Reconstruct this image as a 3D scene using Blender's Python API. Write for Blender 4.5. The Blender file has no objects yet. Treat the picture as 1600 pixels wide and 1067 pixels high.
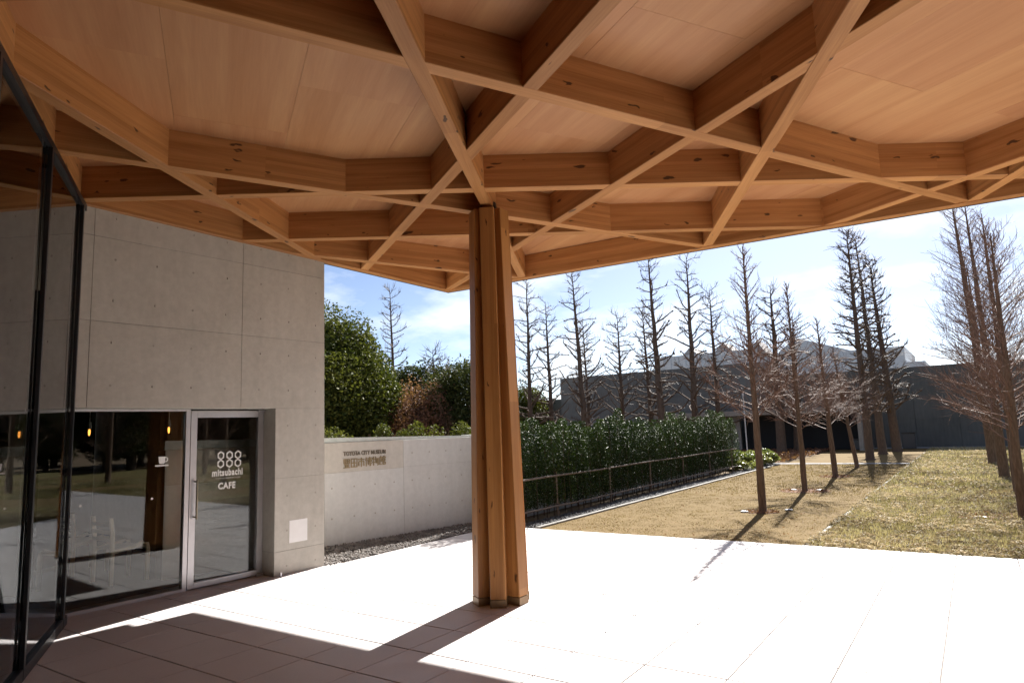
import bpy, bmesh, math, random
import numpy as np
from mathutils import Matrix, Vector
R = math.radians
scene = bpy.context.scene
COL = scene.collection

# ------------------------------------------------------------------ camera
EYE = 1.65
F_PX, PITCH, ROLL, YAW = 1042.0, R(7.5), R(-2.0956), R(34.4208)
fw = Vector((-math.sin(YAW)*math.cos(PITCH), math.cos(YAW)*math.cos(PITCH), math.sin(PITCH)))
rt0 = Vector((math.cos(YAW), math.sin(YAW), 0)); up0 = rt0.cross(fw)
rt = rt0*math.cos(ROLL) + up0*math.sin(ROLL)
up = -rt0*math.sin(ROLL) + up0*math.cos(ROLL)
cam = bpy.data.cameras.new('camera'); camo = bpy.data.objects.new('camera', cam); COL.objects.link(camo)
cam.sensor_width = 36.0; cam.lens = F_PX/1600*36; cam.clip_start = 0.05; cam.clip_end = 3000
M = Matrix.Identity(4)
for i in range(3):
    M[i][0], M[i][1], M[i][2] = rt[i], up[i], -fw[i]
M[2][3] = EYE
camo.matrix_world = M
scene.camera = camo

# ------------------------------------------------------------------ sky, sun, exposure
SUN_HEAD, SUN_EL = R(-6.9), R(40.2)
W = bpy.data.worlds.new('World'); scene.world = W; W.use_nodes = True
nt = W.node_tree; nt.nodes.clear()
def wn(t, **k):
    n = nt.nodes.new(t)
    for a, v in k.items(): setattr(n, a, v)
    return n
sky = wn('ShaderNodeTexSky', sky_type='NISHITA', sun_disc=False, sun_elevation=SUN_EL, sun_rotation=SUN_HEAD)
sky.air_density, sky.dust_density, sky.ozone_density = 0.58, 0.6, 1.2
tc = wn('ShaderNodeTexCoord'); sep = wn('ShaderNodeSeparateXYZ'); nt.links.new(tc.outputs['Generated'], sep.inputs[0])
zm = wn('ShaderNodeMath', operation='MAXIMUM'); nt.links.new(sep.outputs[2], zm.inputs[0]); zm.inputs[1].default_value = 0.0
za = wn('ShaderNodeMath', operation='ADD'); nt.links.new(zm.outputs[0], za.inputs[0]); za.inputs[1].default_value = 0.22
dv = wn('ShaderNodeVectorMath', operation='DIVIDE'); nt.links.new(tc.outputs['Generated'], dv.inputs[0])
cmb = wn('ShaderNodeCombineXYZ')
for i in range(3): nt.links.new(za.outputs[0], cmb.inputs[i])
nt.links.new(cmb.outputs[0], dv.inputs[1])
cn = wn('ShaderNodeTexNoise'); cn.inputs['Scale'].default_value = 1.55; cn.inputs['Detail'].default_value = 9; cn.inputs['Roughness'].default_value = 0.56
mp = wn('ShaderNodeMapping'); mp.inputs['Location'].default_value = (3.1, 1.2, 0.4)
nt.links.new(dv.outputs[0], mp.inputs[0]); nt.links.new(mp.outputs[0], cn.inputs['Vector'])
cr = wn('ShaderNodeValToRGB'); cr.color_ramp.elements[0].position = 0.47; cr.color_ramp.elements[1].position = 0.66
nt.links.new(cn.outputs[0], cr.inputs[0])
cf = wn('ShaderNodeMath', operation='MULTIPLY'); cf.inputs[1].default_value = 0.8; nt.links.new(cr.outputs[0], cf.inputs[0])
mixc = wn('ShaderNodeMix', data_type='RGBA'); nt.links.new(cf.outputs[0], mixc.inputs[0]); nt.links.new(sky.outputs[0], mixc.inputs[6])
mixc.inputs[7].default_value = (8.6, 8.9, 9.2, 1)
bg = wn('ShaderNodeBackground'); bg.inputs[1].default_value = 0.05
wo = wn('ShaderNodeOutputWorld'); nt.links.new(mixc.outputs[2], bg.inputs[0]); nt.links.new(bg.outputs[0], wo.inputs[0])

sl = bpy.data.lights.new('sun', 'SUN'); sl.energy = 5.0; sl.angle = R(0.53); sl.color = (1.0, 0.955, 0.89)
so = bpy.data.objects.new('sun', sl); COL.objects.link(so)
sd = Vector((math.sin(SUN_HEAD)*math.cos(SUN_EL), math.cos(SUN_HEAD)*math.cos(SUN_EL), math.sin(SUN_EL)))
so.rotation_euler = sd.to_track_quat('Z', 'Y').to_euler(); so.location = sd*60

vs = scene.view_settings
scene.display_settings.display_device = 'sRGB'
vs.view_transform = 'Standard'; vs.look = 'None'; vs.gamma = 1; vs.use_curve_mapping = False
vs.exposure = 1.7
try:
    scene.cycles.diffuse_bounces = 6; scene.cycles.max_bounces = 14; scene.cycles.transparent_max_bounces = 16
    scene.cycles.sample_clamp_indirect = 8; scene.cycles.caustics_reflective = False
except Exception: pass

# ------------------------------------------------------------------ materials
class Mat:
    def __init__(s, name, color=(.5, .5, .5), rough=.6, spec=.5, metal=0):
        s.m = bpy.data.materials.new(name); s.m.use_nodes = True; s.t = s.m.node_tree
        s.b = s.t.nodes['Principled BSDF']
        s.b.inputs['Base Color'].default_value = (*color, 1); s.b.inputs['Roughness'].default_value = rough
        s.b.inputs['Specular IOR Level'].default_value = spec; s.b.inputs['Metallic'].default_value = metal
    def n(s, t, **k):
        n = s.t.nodes.new(t)
        for a, v in k.items(): setattr(n, a, v)
        return n
    def l(s, a, b): s.t.links.new(a, b)
    def coord(s, kind='Object', scale=(1, 1, 1), rand=0.0, rot=(0, 0, 0)):
        tcn = s.n('ShaderNodeTexCoord'); mpn = s.n('ShaderNodeMapping'); mpn.inputs['Scale'].default_value = scale; mpn.inputs['Rotation'].default_value = rot
        if kind == 'World':
            g = s.n('ShaderNodeNewGeometry'); src = g.outputs['Position']
        else: src = tcn.outputs[kind]
        if rand:
            oi = s.n('ShaderNodeObjectInfo'); ml = s.n('ShaderNodeMath', operation='MULTIPLY'); ml.inputs[1].default_value = rand
            s.l(oi.outputs['Random'], ml.inputs[0]); va = s.n('ShaderNodeVectorMath', operation='ADD')
            s.l(src, va.inputs[0]); s.l(ml.outputs[0], va.inputs[1]); src = va.outputs[0]
        s.l(src, mpn.inputs[0]); return mpn.outputs[0]
    def noise(s, vec, scale, detail=4, rough=.55, dist=0):
        n = s.n('ShaderNodeTexNoise'); n.inputs['Scale'].default_value = scale; n.inputs['Detail'].default_value = detail
        n.inputs['Roughness'].default_value = rough; n.inputs['Distortion'].default_value = dist
        s.l(vec, n.inputs['Vector']); return n.outputs[0]
    def ramp(s, fac, stops):
        r = s.n('ShaderNodeValToRGB'); e = r.color_ramp.elements
        while len(e) < len(stops): e.new(.5)
        for i, (p, c) in enumerate(stops):
            e[i].position = p; e[i].color = (*c, 1) if len(c) == 3 else c
        s.l(fac, r.inputs[0]); return r.outputs[0]
    def mix(s, fac, a, b, mode='MIX'):
        m = s.n('ShaderNodeMix', data_type='RGBA', blend_type=mode)
        for i, v in ((0, fac), (6, a), (7, b)):
            if hasattr(v, 'is_linked'): s.l(v, m.inputs[i])
            else: m.inputs[i].default_value = v if i == 0 else (*v, 1)
        return m.outputs[2]
    def col(s, out): s.l(out, s.b.inputs['Base Color'])
    def bump(s, fac, strength=.3, dist=.01):
        b = s.n('ShaderNodeBump'); b.inputs['Strength'].default_value = strength; b.inputs['Distance'].default_value = dist
        s.l(fac, b.inputs['Height']); s.l(b.outputs[0], s.b.inputs['Normal'])
    def rough(s, out): s.l(out, s.b.inputs['Roughness'])

def wood_mat(name, dark, light, knot=True, rough=.5, axis=0):
    m = Mat(name, rough=rough, spec=.35)
    sc = [6, 6, 6]; sc[axis] = 0.35
    v = m.coord('Object', tuple(sc), rand=37.0)
    g1 = m.noise(v, 2.2, 6, .6, .6)
    base = m.ramp(g1, [(.3, dark), (.7, light)])
    sc2 = [60, 60, 60]; sc2[axis] = 1.6
    g2 = m.noise(m.coord('Object', tuple(sc2), rand=11.0), 1.4, 3)
    base = m.mix(.22, base, m.ramp(g2, [(.35, tuple(c*.6 for c in dark)), (.65, light)]))
    # board laminations along the height of the glulam
    if knot:
        vl = m.coord('Object', (0.16, .01, 30.0) if axis == 0 else (30.0, .01, .16), rand=5.0)
        wn_ = m.n('ShaderNodeTexWhiteNoise', noise_dimensions='3D')
        sn = m.n('ShaderNodeVectorMath', operation='FLOOR'); m.l(vl, sn.inputs[0]); m.l(sn.outputs[0], wn_.inputs['Vector'])
        base = m.mix(.3, base, m.ramp(wn_.outputs[0], [(0, tuple(c*.68 for c in dark)), (1, tuple(min(1, c*1.15) for c in light))]))
        kv = m.coord('Object', (3.6, 10.0, 10.0) if axis == 0 else (10, 10, 3.6), rand=23.0)
        jn = m.noise(kv, 1.7, 2); wv = m.n('ShaderNodeVectorMath', operation='ADD'); m.l(kv, wv.inputs[0])
        sc_ = m.n('ShaderNodeVectorMath', operation='SCALE'); sc_.inputs['Scale'].default_value = .9; m.l(jn, sc_.inputs[0]); m.l(sc_.outputs[0], wv.inputs[1])
        vo = m.n('ShaderNodeTexVoronoi', feature='F1'); vo.inputs['Scale'].default_value = 1.0; vo.inputs['Randomness'].default_value = 1
        m.l(wv.outputs[0], vo.inputs['Vector'])
        sp = m.n('ShaderNodeSeparateColor'); m.l(vo.outputs['Color'], sp.inputs[0])
        pw = m.n('ShaderNodeMath', operation='POWER'); m.l(sp.outputs[0], pw.inputs[0]); pw.inputs[1].default_value = 1.3
        rd = m.n('ShaderNodeMath', operation='MULTIPLY_ADD'); m.l(pw.outputs[0], rd.inputs[0]); rd.inputs[1].default_value = .235; rd.inputs[2].default_value = .0
        df = m.n('ShaderNodeMath', operation='SUBTRACT'); m.l(rd.outputs[0], df.inputs[0]); m.l(vo.outputs['Distance'], df.inputs[1])
        kk = m.ramp(df.outputs[0], [(0, (0, 0, 0)), (.05, (.95, .95, .95))])
        base = m.mix(kk, base, (.075, .032, .014))
    m.col(base); m.bump(g2, .06, .002)
    return m.m

M_beam = wood_mat('glulam cedar', (.30, .115, .031), (.54, .265, .096))
M_post = wood_mat('post cedar', (.33, .135, .036), (.50, .245, .080), axis=2, rough=.42)
def ply_mat():
    m = Mat('larch plywood', rough=.42, spec=.4)
    v = m.coord('Object', (.22, 3.6, 3.6), rand=41.0)
    a = m.noise(v, 1.5, 8, .58, .7)
    b = m.ramp(a, [(.3, (.42, .20, .085)), (.5, (.485, .25, .118)), (.72, (.56, .315, .152))])
    f = m.noise(m.coord('Object', (3, 55, 55), rand=9.0), 1.2, 3)
    b = m.mix(.12, b, m.ramp(f, [(.35, (.34, .16, .068)), (.62, (.56, .31, .15))]))
    oi = m.n('ShaderNodeObjectInfo')
    b = m.mix(1.0, b, m.ramp(oi.outputs['Random'], [(0, (.93, .87, .86)), (.5, (.98, .94, .92)), (1, (1, .98, .92))]), 'MULTIPLY')
    m.col(b); m.bump(f, .05, .002)
    return m.m
M_ply = ply_mat()
def conc_mat(name, lo, hi, sc=1.0):
    m = Mat(name, rough=.62, spec=.35)
    v = m.coord('World')
    a = m.noise(v, 1.1*sc, 8, .62, .4); c = m.noise(v, 14*sc, 5, .6); s_ = m.noise(m.coord('World', (3, 3, .5)), 2.0, 5, .6)
    b = m.ramp(a, [(.3, lo), (.7, hi)])
    b = m.mix(.25, b, m.ramp(c, [(.35, tuple(x*.8 for x in lo)), (.65, tuple(min(1, x*1.1) for x in hi))]))
    b = m.mix(.16, b, m.ramp(s_, [(.38, tuple(x*.75 for x in lo)), (.62, hi)]))
    pv = m.n('ShaderNodeTexVoronoi'); pv.inputs['Scale'].default_value = 24; m.l(v, pv.inputs['Vector'])
    b = m.mix(m.ramp(pv.outputs['Distance'], [(.05, (.55, .55, .55)), (.085, (0, 0, 0))]), b, tuple(x*.6 for x in lo))
    oi = m.n('ShaderNodeObjectInfo')
    b = m.mix(1.0, b, m.ramp(oi.outputs['Random'], [(0, (.93, .92, .91)), (1, (1, 1, 1))]), 'MULTIPLY')
    m.col(b); m.bump(c, .05, .004); return m.m
M_conc = conc_mat('board smooth concrete', (.46, .435, .385), (.56, .535, .48))
M_conc_core = conc_mat('concrete joint', (.17, .155, .14), (.22, .2, .185))
M_conc_low = conc_mat('light wall concrete', (.53, .525, .51), (.58, .575, .56))
M_conc_sand = conc_mat('sandy wall concrete', (.485, .455, .41), (.54, .51, .465))
M_cap = conc_mat('greenish cap', (.46, .50, .48), (.56, .60, .58))
def plain(name, c, rough=.6, spec=.5, metal=0, var=.0):
    m = Mat(name, c, rough, spec, metal)
    if var:
        n = m.noise(m.coord('World'), 9, 5)
        m.col(m.ramp(n, [(.3, tuple(x*(1-var) for x in c)), (.7, tuple(min(1, x*(1+var)) for x in c))]))
    return m.m
M_tie = plain('tie hole shade', (.34, .315, .275), .7)  # darker disc colour stands in for shade in sunk tie holes
M_alu = plain('satin aluminium', (.56, .55, .57), .36, .5, .75, .05)
M_white = plain('white enamel plate', (.80, .79, .78), .3, .5, 0, .03)
M_letter = plain('white vinyl letter', (.82, .81, .79), .5)
M_bronze = plain('bronze letter', (.30, .225, .12), .45, .5, .5, .2)
M_gletter = plain('dark bronze letter', (.16, .135, .10), .45, .5, .4)
M_black = plain('black steel', (.012, .012, .014), .38, .5, 0, .1)
M_dgrey = plain('dark flashing', (.06, .063, .07), .4)
M_brass = plain('worn handle metal', (.42, .37, .28), .3, .5, .9)
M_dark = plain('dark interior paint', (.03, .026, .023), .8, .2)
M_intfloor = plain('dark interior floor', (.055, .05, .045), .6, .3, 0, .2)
M_chair = plain('pale beech', (.84, .75, .58), .5, .4, 0, .08)
M_roof = plain('roof metal', (.25, .26, .28), .4)
def glass_mat(name, tint, ior=1.5, extra=1.0):
    m = bpy.data.materials.new(name); m.use_nodes = True; t = m.node_tree; t.nodes.clear()
    fr = t.nodes.new('ShaderNodeFresnel'); fr.inputs[0].default_value = ior
    mu = t.nodes.new('ShaderNodeMath'); mu.operation = 'MULTIPLY'; mu.use_clamp = True; mu.inputs[1].default_value = extra
    nz = t.nodes.new('ShaderNodeTexNoise'); nz.inputs['Scale'].default_value = 1.3
    g = t.nodes.new('ShaderNodeNewGeometry'); t.links.new(g.outputs['Position'], nz.inputs['Vector'])
    bp = t.nodes.new('ShaderNodeBump'); bp.inputs['Strength'].default_value = .02; bp.inputs['Distance'].default_value = .01
    t.links.new(nz.outputs[0], bp.inputs['Height'])
    tr = t.nodes.new('ShaderNodeBsdfTransparent'); tr.inputs[0].default_value = (*tint, 1)
    gl = t.nodes.new('ShaderNodeBsdfGlossy'); gl.inputs['Roughness'].default_value = 0.0; gl.inputs[0].default_value = (.97, .98, 1, 1)
    t.links.new(bp.outputs[0], gl.inputs['Normal'])
    mx = t.nodes.new('ShaderNodeMixShader'); o = t.nodes.new('ShaderNodeOutputMaterial')
    t.links.new(fr.outputs[0], mu.inputs[0]); t.links.new(mu.outputs[0], mx.inputs[0])
    t.links.new(tr.outputs[0], mx.inputs[1]); t.links.new(gl.outputs[0], mx.inputs[2]); t.links.new(mx.outputs[0], o.inputs[0])
    return m
M_glass = glass_mat('window glass', (.93, .95, .94), 1.5, 1.0)
M_glass2 = glass_mat('tinted facade glass', (.70, .72, .72), 1.5, 1.15)
def pave_mat():
    m = Mat('pale paving stone', rough=.52, spec=.4)
    v = m.coord('World'); a = m.noise(v, 3.0, 7, .6); c = m.noise(v, 70, 3, .7)
    b = m.ramp(a, [(.3, (.53, .51, .515)), (.7, (.585, .57, .58))])
    b = m.mix(.18, b, m.ramp(c, [(.35, (.44, .41, .40)), (.6, (.66, .62, .60))]))
    oi = m.n('ShaderNodeObjectInfo')
    b = m.mix(1.0, b, m.ramp(oi.outputs['Random'], [(0, (.90, .895, .89)), (1, (1, 1, 1))]), 'MULTIPLY')
    m.col(b); m.bump(c, .08, .002)
    m.rough(m.ramp(a, [(.3, (.45,)*3), (.7, (.6,)*3)])); return m.m
M_pave = pave_mat()
M_joint = plain('paving joint', (.16, .15, .145), .9)
def ground_mat(name, stops, sc=1.0, bump=.5):
    m = Mat(name, rough=.95, spec=.1)
    v = m.coord('World'); a = m.noise(v, .55*sc, 6, .62, .3); c = m.noise(v, 22*sc, 6, .7); d = m.noise(v, 120, 3, .6)
    b = m.ramp(a, stops); b = m.mix(.45, b, m.ramp(c, [(.32, stops[0][1]), (.68, stops[-1][1])]))
    b = m.mix(.3, b, m.ramp(d, [(.3, tuple(x*.45 for x in stops[0][1])), (.6, tuple(min(1, x*1.15) for x in stops[-1][1]))]))
    m.col(b); m.bump(d, bump, .01); return m.m
M_path = ground_mat('dry tan turf path', [(.3, (.11, .072, .031)), (.55, (.155, .108, .048)), (.75, (.195, .14, .066))])
M_soil = ground_mat('lawn soil', [(.3, (.10, .085, .035)), (.7, (.2, .17, .075))])
M_earth = ground_mat('bare earth', [(.3, (.13, .095, .06)), (.7, (.2, .15, .1))])
M_mulch = ground_mat('bark mulch', [(.3, (.09, .05, .03)), (.7, (.2, .12, .08))], 3)
M_strip = ground_mat('grey gravel strip', [(.3, (.2, .2, .21)), (.7, (.34, .34, .35))], 4)
M_kerb = plain('pale kerb stone', (.2, .19, .175), .7, .3, 0, .12)
M_slate = None
def slate_mat(q):
    m = Mat('dark slate cladding', rough=.55, spec=.4)
    v = m.coord('World', (1, 1, 1)); a = m.noise(v, .35, 6, .6); c = m.noise(m.coord('World', (6, 6, 1)), 1.5, 5, .6)
    b = m.ramp(a, [(.3, (.064*q, .068*q, .068*q)), (.7, (.10*q, .104*q, .102*q))]); b = m.mix(.3, b, m.ramp(c, [(.35, (.045, .05, .055)), (.65, (.12, .125, .125))]))
    oi = m.n('ShaderNodeObjectInfo'); b = m.mix(1.0, b, m.ramp(oi.outputs['Random'], [(0, (.8,)*3), (1, (1, 1, 1))]), 'MULTIPLY')
    m.col(b); return m.m
M_slate = slate_mat(1.35); M_slate_haze = slate_mat(2.4)  # second copy is lighter: distance haze put into the colour
M_fwhite = plain('pale corrugated cladding', (.55, .57, .59), .6, .4, 0, .08)
M_fgable = plain('gable stone', (.33, .31, .30), .7, .3, 0, .15)
M_annex = plain('annex concrete', (.30, .285, .27), .7, .3, 0, .15)
M_void = plain('dark opening', (.035, .036, .038), .8, .1)
def bark_mat(name, a, b):
    m = Mat(name, rough=.85, spec=.2); v = m.coord('World', (14, 14, 2.5)); n = m.noise(v, 2.5, 6, .65)
    m.col(m.ramp(n, [(.3, a), (.7, b)])); m.bump(n, .6, .01); return m.m
M_bark_y = bark_mat('young redwood bark', (.085, .055, .038), (.19, .128, .09))
M_bark_o = bark_mat('old redwood bark', (.065, .045, .036), (.14, .10, .075))
M_twig = plain('red brown twig', (.17, .098, .072), .6, .3, 0, .3)
M_twig_o = plain('dark twig', (.085, .06, .05), .6, .4, 0, .25)
def leaf_mat(name, lo, hi, rough=.35, spec=.5, trans=.25, tint=(1.15, 1.25, .6)):
    m = Mat(name, rough=rough, spec=spec)
    at = m.n('ShaderNodeAttribute', attribute_name='tone')
    c = m.ramp(at.outputs['Fac'], [(0, lo), (1, hi)]); m.col(c)
    tl = m.n('ShaderNodeBsdfTranslucent'); m.l(m.mix(1.0, c, tint, 'MULTIPLY'), tl.inputs[0])
    mx = m.n('ShaderNodeMixShader'); mx.inputs[0].default_value = trans
    o = m.t.nodes['Material Output']; m.l(m.b.outputs[0], mx.inputs[1]); m.l(tl.outputs[0], mx.inputs[2]); m.l(mx.outputs[0], o.inputs[0])
    return m.m
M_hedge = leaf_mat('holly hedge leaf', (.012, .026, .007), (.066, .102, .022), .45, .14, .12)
M_ever = leaf_mat('camphor leaf', (.026, .043, .009), (.15, .15, .036), .6, .1, .22)
M_ever2 = leaf_mat('dark evergreen leaf', (.022, .034, .012), (.08, .085, .028), .6, .1, .18)
M_shrub = leaf_mat('low shrub leaf', (.06, .09, .025), (.33, .33, .14), .35, .5, .3)
M_russet = leaf_mat('dry russet leaf', (.16, .075, .045), (.30, .16, .11), .7, .2, .25)
M_grass = leaf_mat('winter grass blade', (.17, .155, .055), (.60, .53, .36), .65, .15, .25, (1.1, 1.08, .7))
M_stone = plain('dark gravel stone', (.17, .155, .145), .8, .3, 0, .5)
M_stone_l = plain('grey gravel stone', (.12, .12, .125), .8, .3, 0, .4)
M_bamboo = plain('weathered pole', (.16, .125, .105), .7, .3, 0, .25)
def emit(name, c, s):
    m = Mat(name, c); m.b.inputs['Emission Color'].default_value = (*c, 1); m.b.inputs['Emission Strength'].default_value = s; return m.m
M_bulb = emit('lit filament bulb', (1.0, .36, .06), 1.1)

# ------------------------------------------------------------------ helpers
def link(name, me, mat, parent=None, loc=None, kind=None):
    o = bpy.data.objects.new(name, me); COL.objects.link(o)
    if mat is not None and len(me.materials) == 0: me.materials.append(mat)
    if parent is not None: o.parent = parent
    if loc is not None: o.location = loc
    if kind: o['kind'] = kind
    return o
def tag(o, label, cat, group=None):
    o['label'] = label; o['category'] = cat
    if group: o['group'] = group
    return o
def thing(name, label, cat, loc=(0, 0, 0), rz=0, group=None):
    o = bpy.data.objects.new(name, None); COL.objects.link(o); o.empty_display_size = .2
    o.location = loc; o.rotation_euler = (0, 0, rz); return tag(o, label, cat, group)
def mesh(name, V, F, smooth=False):
    me = bpy.data.meshes.new(name)
    V = np.asarray(V, dtype=np.float32).reshape(-1, 3)
    if isinstance(F, np.ndarray):
        k = F.shape[1]; n = len(F)
        me.vertices.add(len(V)); me.vertices.foreach_set('co', V.ravel())
        me.loops.add(n*k); me.loops.foreach_set('vertex_index', F.astype(np.int32).ravel())
        me.polygons.add(n); me.polygons.foreach_set('loop_start', np.arange(0, n*k, k, dtype=np.int32))
        me.polygons.foreach_set('loop_total', np.full(n, k, dtype=np.int32))
        if smooth: me.polygons.foreach_set('use_smooth', np.ones(n, dtype=bool))
        me.update(calc_edges=True); me.validate()
    else:
        me.from_pydata([tuple(map(float, v)) for v in V], [], F)
        if smooth: me.polygons.foreach_set('use_smooth', np.ones(len(F), dtype=bool))
    return me
BF = [(0, 3, 2, 1), (4, 5, 6, 7), (0, 1, 5, 4), (1, 2, 6, 5), (2, 3, 7, 6), (3, 0, 4, 7)]
def boxv(x0, x1, y0, y1, z0, z1):
    return [(x0, y0, z0), (x1, y0, z0), (x1, y1, z0), (x0, y1, z0), (x0, y0, z1), (x1, y0, z1), (x1, y1, z1), (x0, y1, z1)]
class MB:
    def __init__(s): s.v = []; s.f = []
    def box(s, *b): return s.hexa(boxv(*b))
    def hexa(s, vs):
        o = len(s.v); s.v += [tuple(v) for v in vs]; s.f += [tuple(i+o for i in f) for f in BF]; return s
    def prism(s, pts, z0, z1):                         # pts counter-clockwise in xy
        o = len(s.v); n = len(pts); s.v += [(p[0], p[1], z0) for p in pts] + [(p[0], p[1], z1) for p in pts]
        s.f += [tuple(o+i for i in reversed(range(n))), tuple(o+n+i for i in range(n))]
        s.f += [(o+i, o+(i+1) % n, o+n+(i+1) % n, o+n+i) for i in range(n)]; return s
    def tube(s, pts, rad, sides=8, cap=True):
        o = len(s.v); pts = [Vector(p) for p in pts]; n = len(pts)
        for i, p in enumerate(pts):
            d = (pts[min(i+1, n-1)] - pts[max(i-1, 0)]).normalized()
            a = d.orthogonal().normalized() if abs(d.z) < .99 else Vector((1, 0, 0)); b = d.cross(a)
            r = rad[i] if hasattr(rad, '__len__') else rad
            for k in range(sides):
                t = 2*math.pi*k/sides; s.v.append(tuple(p + a*(r*math.cos(t)) + b*(r*math.sin(t))))
        for i in range(n-1):
            for k in range(sides):
                k2 = (k+1) % sides; s.f.append((o+i*sides+k, o+i*sides+k2, o+(i+1)*sides+k2, o+(i+1)*sides+k))
        if cap:
            s.f.append(tuple(o+k for k in reversed(range(sides)))); s.f.append(tuple(o+(n-1)*sides+k for k in range(sides)))
        return s
    def build(s, name, mat, parent=None, loc=None, bevel=0, kind=None, smooth=False):
        me = mesh(name, s.v, s.f, smooth)
        if bevel:
            bm = bmesh.new(); bm.from_mesh(me); bmesh.ops.bevel(bm, geom=list(bm.edges), offset=bevel, segments=1, affect='EDGES', clamp_overlap=True)
            bm.to_mesh(me); bm.free()
        return link(name, me, mat, parent, loc, kind)
def sheet(name, pts, z, mat):
    o = link(name, mesh(name, [(x, y, z) for x, y in pts], [tuple(range(len(pts)))]), mat); o['kind'] = 'structure'; return o
def text_mesh(txt, size, extrude, spacing=1.0, bold=0.0):
    cu = bpy.data.curves.new('lettering', 'FONT'); cu.body = txt; cu.size = size; cu.extrude = extrude; cu.resolution_u = 3
    cu.space_character = spacing; cu.offset = bold
    ob = bpy.data.objects.new('lettering', cu); COL.objects.link(ob)
    dg = bpy.context.evaluated_depsgraph_get(); me = bpy.data.meshes.new_from_object(ob.evaluated_get(dg))
    bpy.data.objects.remove(ob); bpy.data.curves.remove(cu); return me
def fit_text(me, x0, x1, z0, z1):
    """scale flat lettering (local xy) into the box x0..x1, z0..z1"""
    co = np.zeros(len(me.vertices)*3, dtype=np.float32); me.vertices.foreach_get('co', co); co = co.reshape(-1, 3)
    lo, hi = co.min(0), co.max(0)
    co[:, 0] = x0 + (co[:, 0]-lo[0])/(hi[0]-lo[0])*(x1-x0); co[:, 1] = z0 + (co[:, 1]-lo[1])/(hi[1]-lo[1])*(z1-z0)
    me.vertices.foreach_set('co', co.ravel()); me.update(); return me
rng = np.random.default_rng(7)
random.seed(11)

# ================================================================== GROUND
big = link('ground', mesh('ground', [(-400, -300, -.06), (400, -300, -.06), (400, 500, -.06), (-400, 500, -.06)], [(0, 1, 2, 3)]), M_earth); big['kind'] = 'structure'
sheet('path', [(-6.20, 9.612), (-2.07, 9.612), (-2.07, 39.9), (-6.20, 39.9)], -.012, M_path)
sheet('lawn_ground', [(-1.97, 9.612), (4.6, 9.612), (4.6, 39.9), (-1.97, 39.9)], -.016, M_soil)
x = 4.6
for i, wd in enumerate((2.6, 4.6, 2.6, 4.6, 2.6, 9.0)):
    if i % 2 == 0: sheet('path', [(x, 9.612), (x+wd, 9.612), (x+wd, 39.9), (x, 39.9)], -.012, M_path)
    else: sheet('lawn_ground', [(x, 9.612), (x+wd, 9.612), (x+wd, 39.9), (x, 39.9)], -.016, M_soil)
    x += wd
sheet('far_lawn_ground', [(14.2, -30), (60, -30), (60, 9.4), (14.2, 9.4)], -.014, M_soil)
sheet('gravel_strip', [(-40, 26.75), (-2.0, 26.75), (-2.0, 27.3), (-40, 27.3)], -.007, M_strip)
sheet('gravel_strip', [(-2.07, 33.5), (30, 33.5), (30, 34.1), (-2.07, 34.1)], -.007, M_strip)
sheet('far_pavement', [(-40, 38.9), (30, 38.9), (30, 42), (-40, 42)], -.003, M_strip)
# kerbs: rows of separate stones
def kerb(name, x, y0, y1, w, z):
    e = bpy.data.objects.new(name, None); COL.objects.link(e); e['kind'] = 'structure'; e.location = (x, y0, 0)
    me = None; y = 0; k = 0
    while y < y1-y0-.3:
        L = .6
        if me is None: me = MB().box(-w/2, w/2, .003, L-.003, -.05, 0).build('kerb_stone', M_kerb, e, (0, 0, z), .006).data
        else: link('kerb_stone', me, None, e, (random.uniform(-.004, .004), y, z+random.uniform(-.003, .003)))
        y += L; k += 1
    return e
kerb('path_kerb', -6.235, 9.64, 26.7, .07, .022)
kerb('path_kerb', -2.02, 9.64, 39.0, .06, -.003)

# paving slabs
PX, PY, X0, Y0 = .5718, .5449, -4.358, 2.873
pav = bpy.data.objects.new('paving', None); COL.objects.link(pav); pav['kind'] = 'structure'
jb = sheet('paving_bed', [(-7.02, -12), (14.2, -12), (14.2, 9.4), (9.0, 9.609), (-6.25, 9.609), (-7.02, 9.2)], -.008, M_joint); jb.parent = pav
# paving bed continues under the wall foot
jb2 = sheet('paving_bed', [(-7.6, -2), (-7.02, -2), (-7.02, 5.9), (-7.6, 5.9)], -.008, M_joint); jb2.parent = pav
cells = []
for i in range(-6, 33):
    for j in range(-28, 13):
        xa, xb, ya, yb = X0+i*PX, X0+(i+1)*PX, Y0+j*PY, Y0+(j+1)*PY
        yb = min(yb, 9.606)
        if yb-ya < .05: continue
        if ya > 5.6:
            if xb < -6.95: continue
            xa = max(xa, -7.03 if ya < 8.9 else -6.6)
        if xb < -7.75 or xa > 14: continue
        c = Vector(((xa+xb)/2, (ya+yb)/2, 0)) - Vector((0, 0, EYE))
        zc = c.dot(fw); vis = False
        if zc > .2:
            u, v = F_PX*c.dot(rt)/zc, F_PX*c.dot(up)/zc
            vis = abs(u) < 950 and -760 < v < 400
        cells.append((0 if vis else 1, c.length, xa, xb, ya, yb))
cells.sort()
slab_me = None; rest = MB()
for n, (iv, d, xa, xb, ya, yb) in enumerate(cells):
    dz = random.uniform(-.0012, .0008)
    if n < 290:
        full = abs((xb-xa)-PX) < 1e-6 and abs((yb-ya)-PY) < 1e-6
        if full and slab_me is not None: o = link('paving_slab', slab_me, None, pav, (xa, ya, dz))
        else:
            o = MB().box(.0040, xb-xa-.0040, .0040, yb-ya-.0040, -.04, 0).build('paving_slab', M_pave, pav, (xa, ya, dz), .0040)
            if full: slab_me = o.data
    else: rest.box(xa+.0040, xb-.0040, ya+.0040, yb-.0040, -.04, dz)
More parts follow.
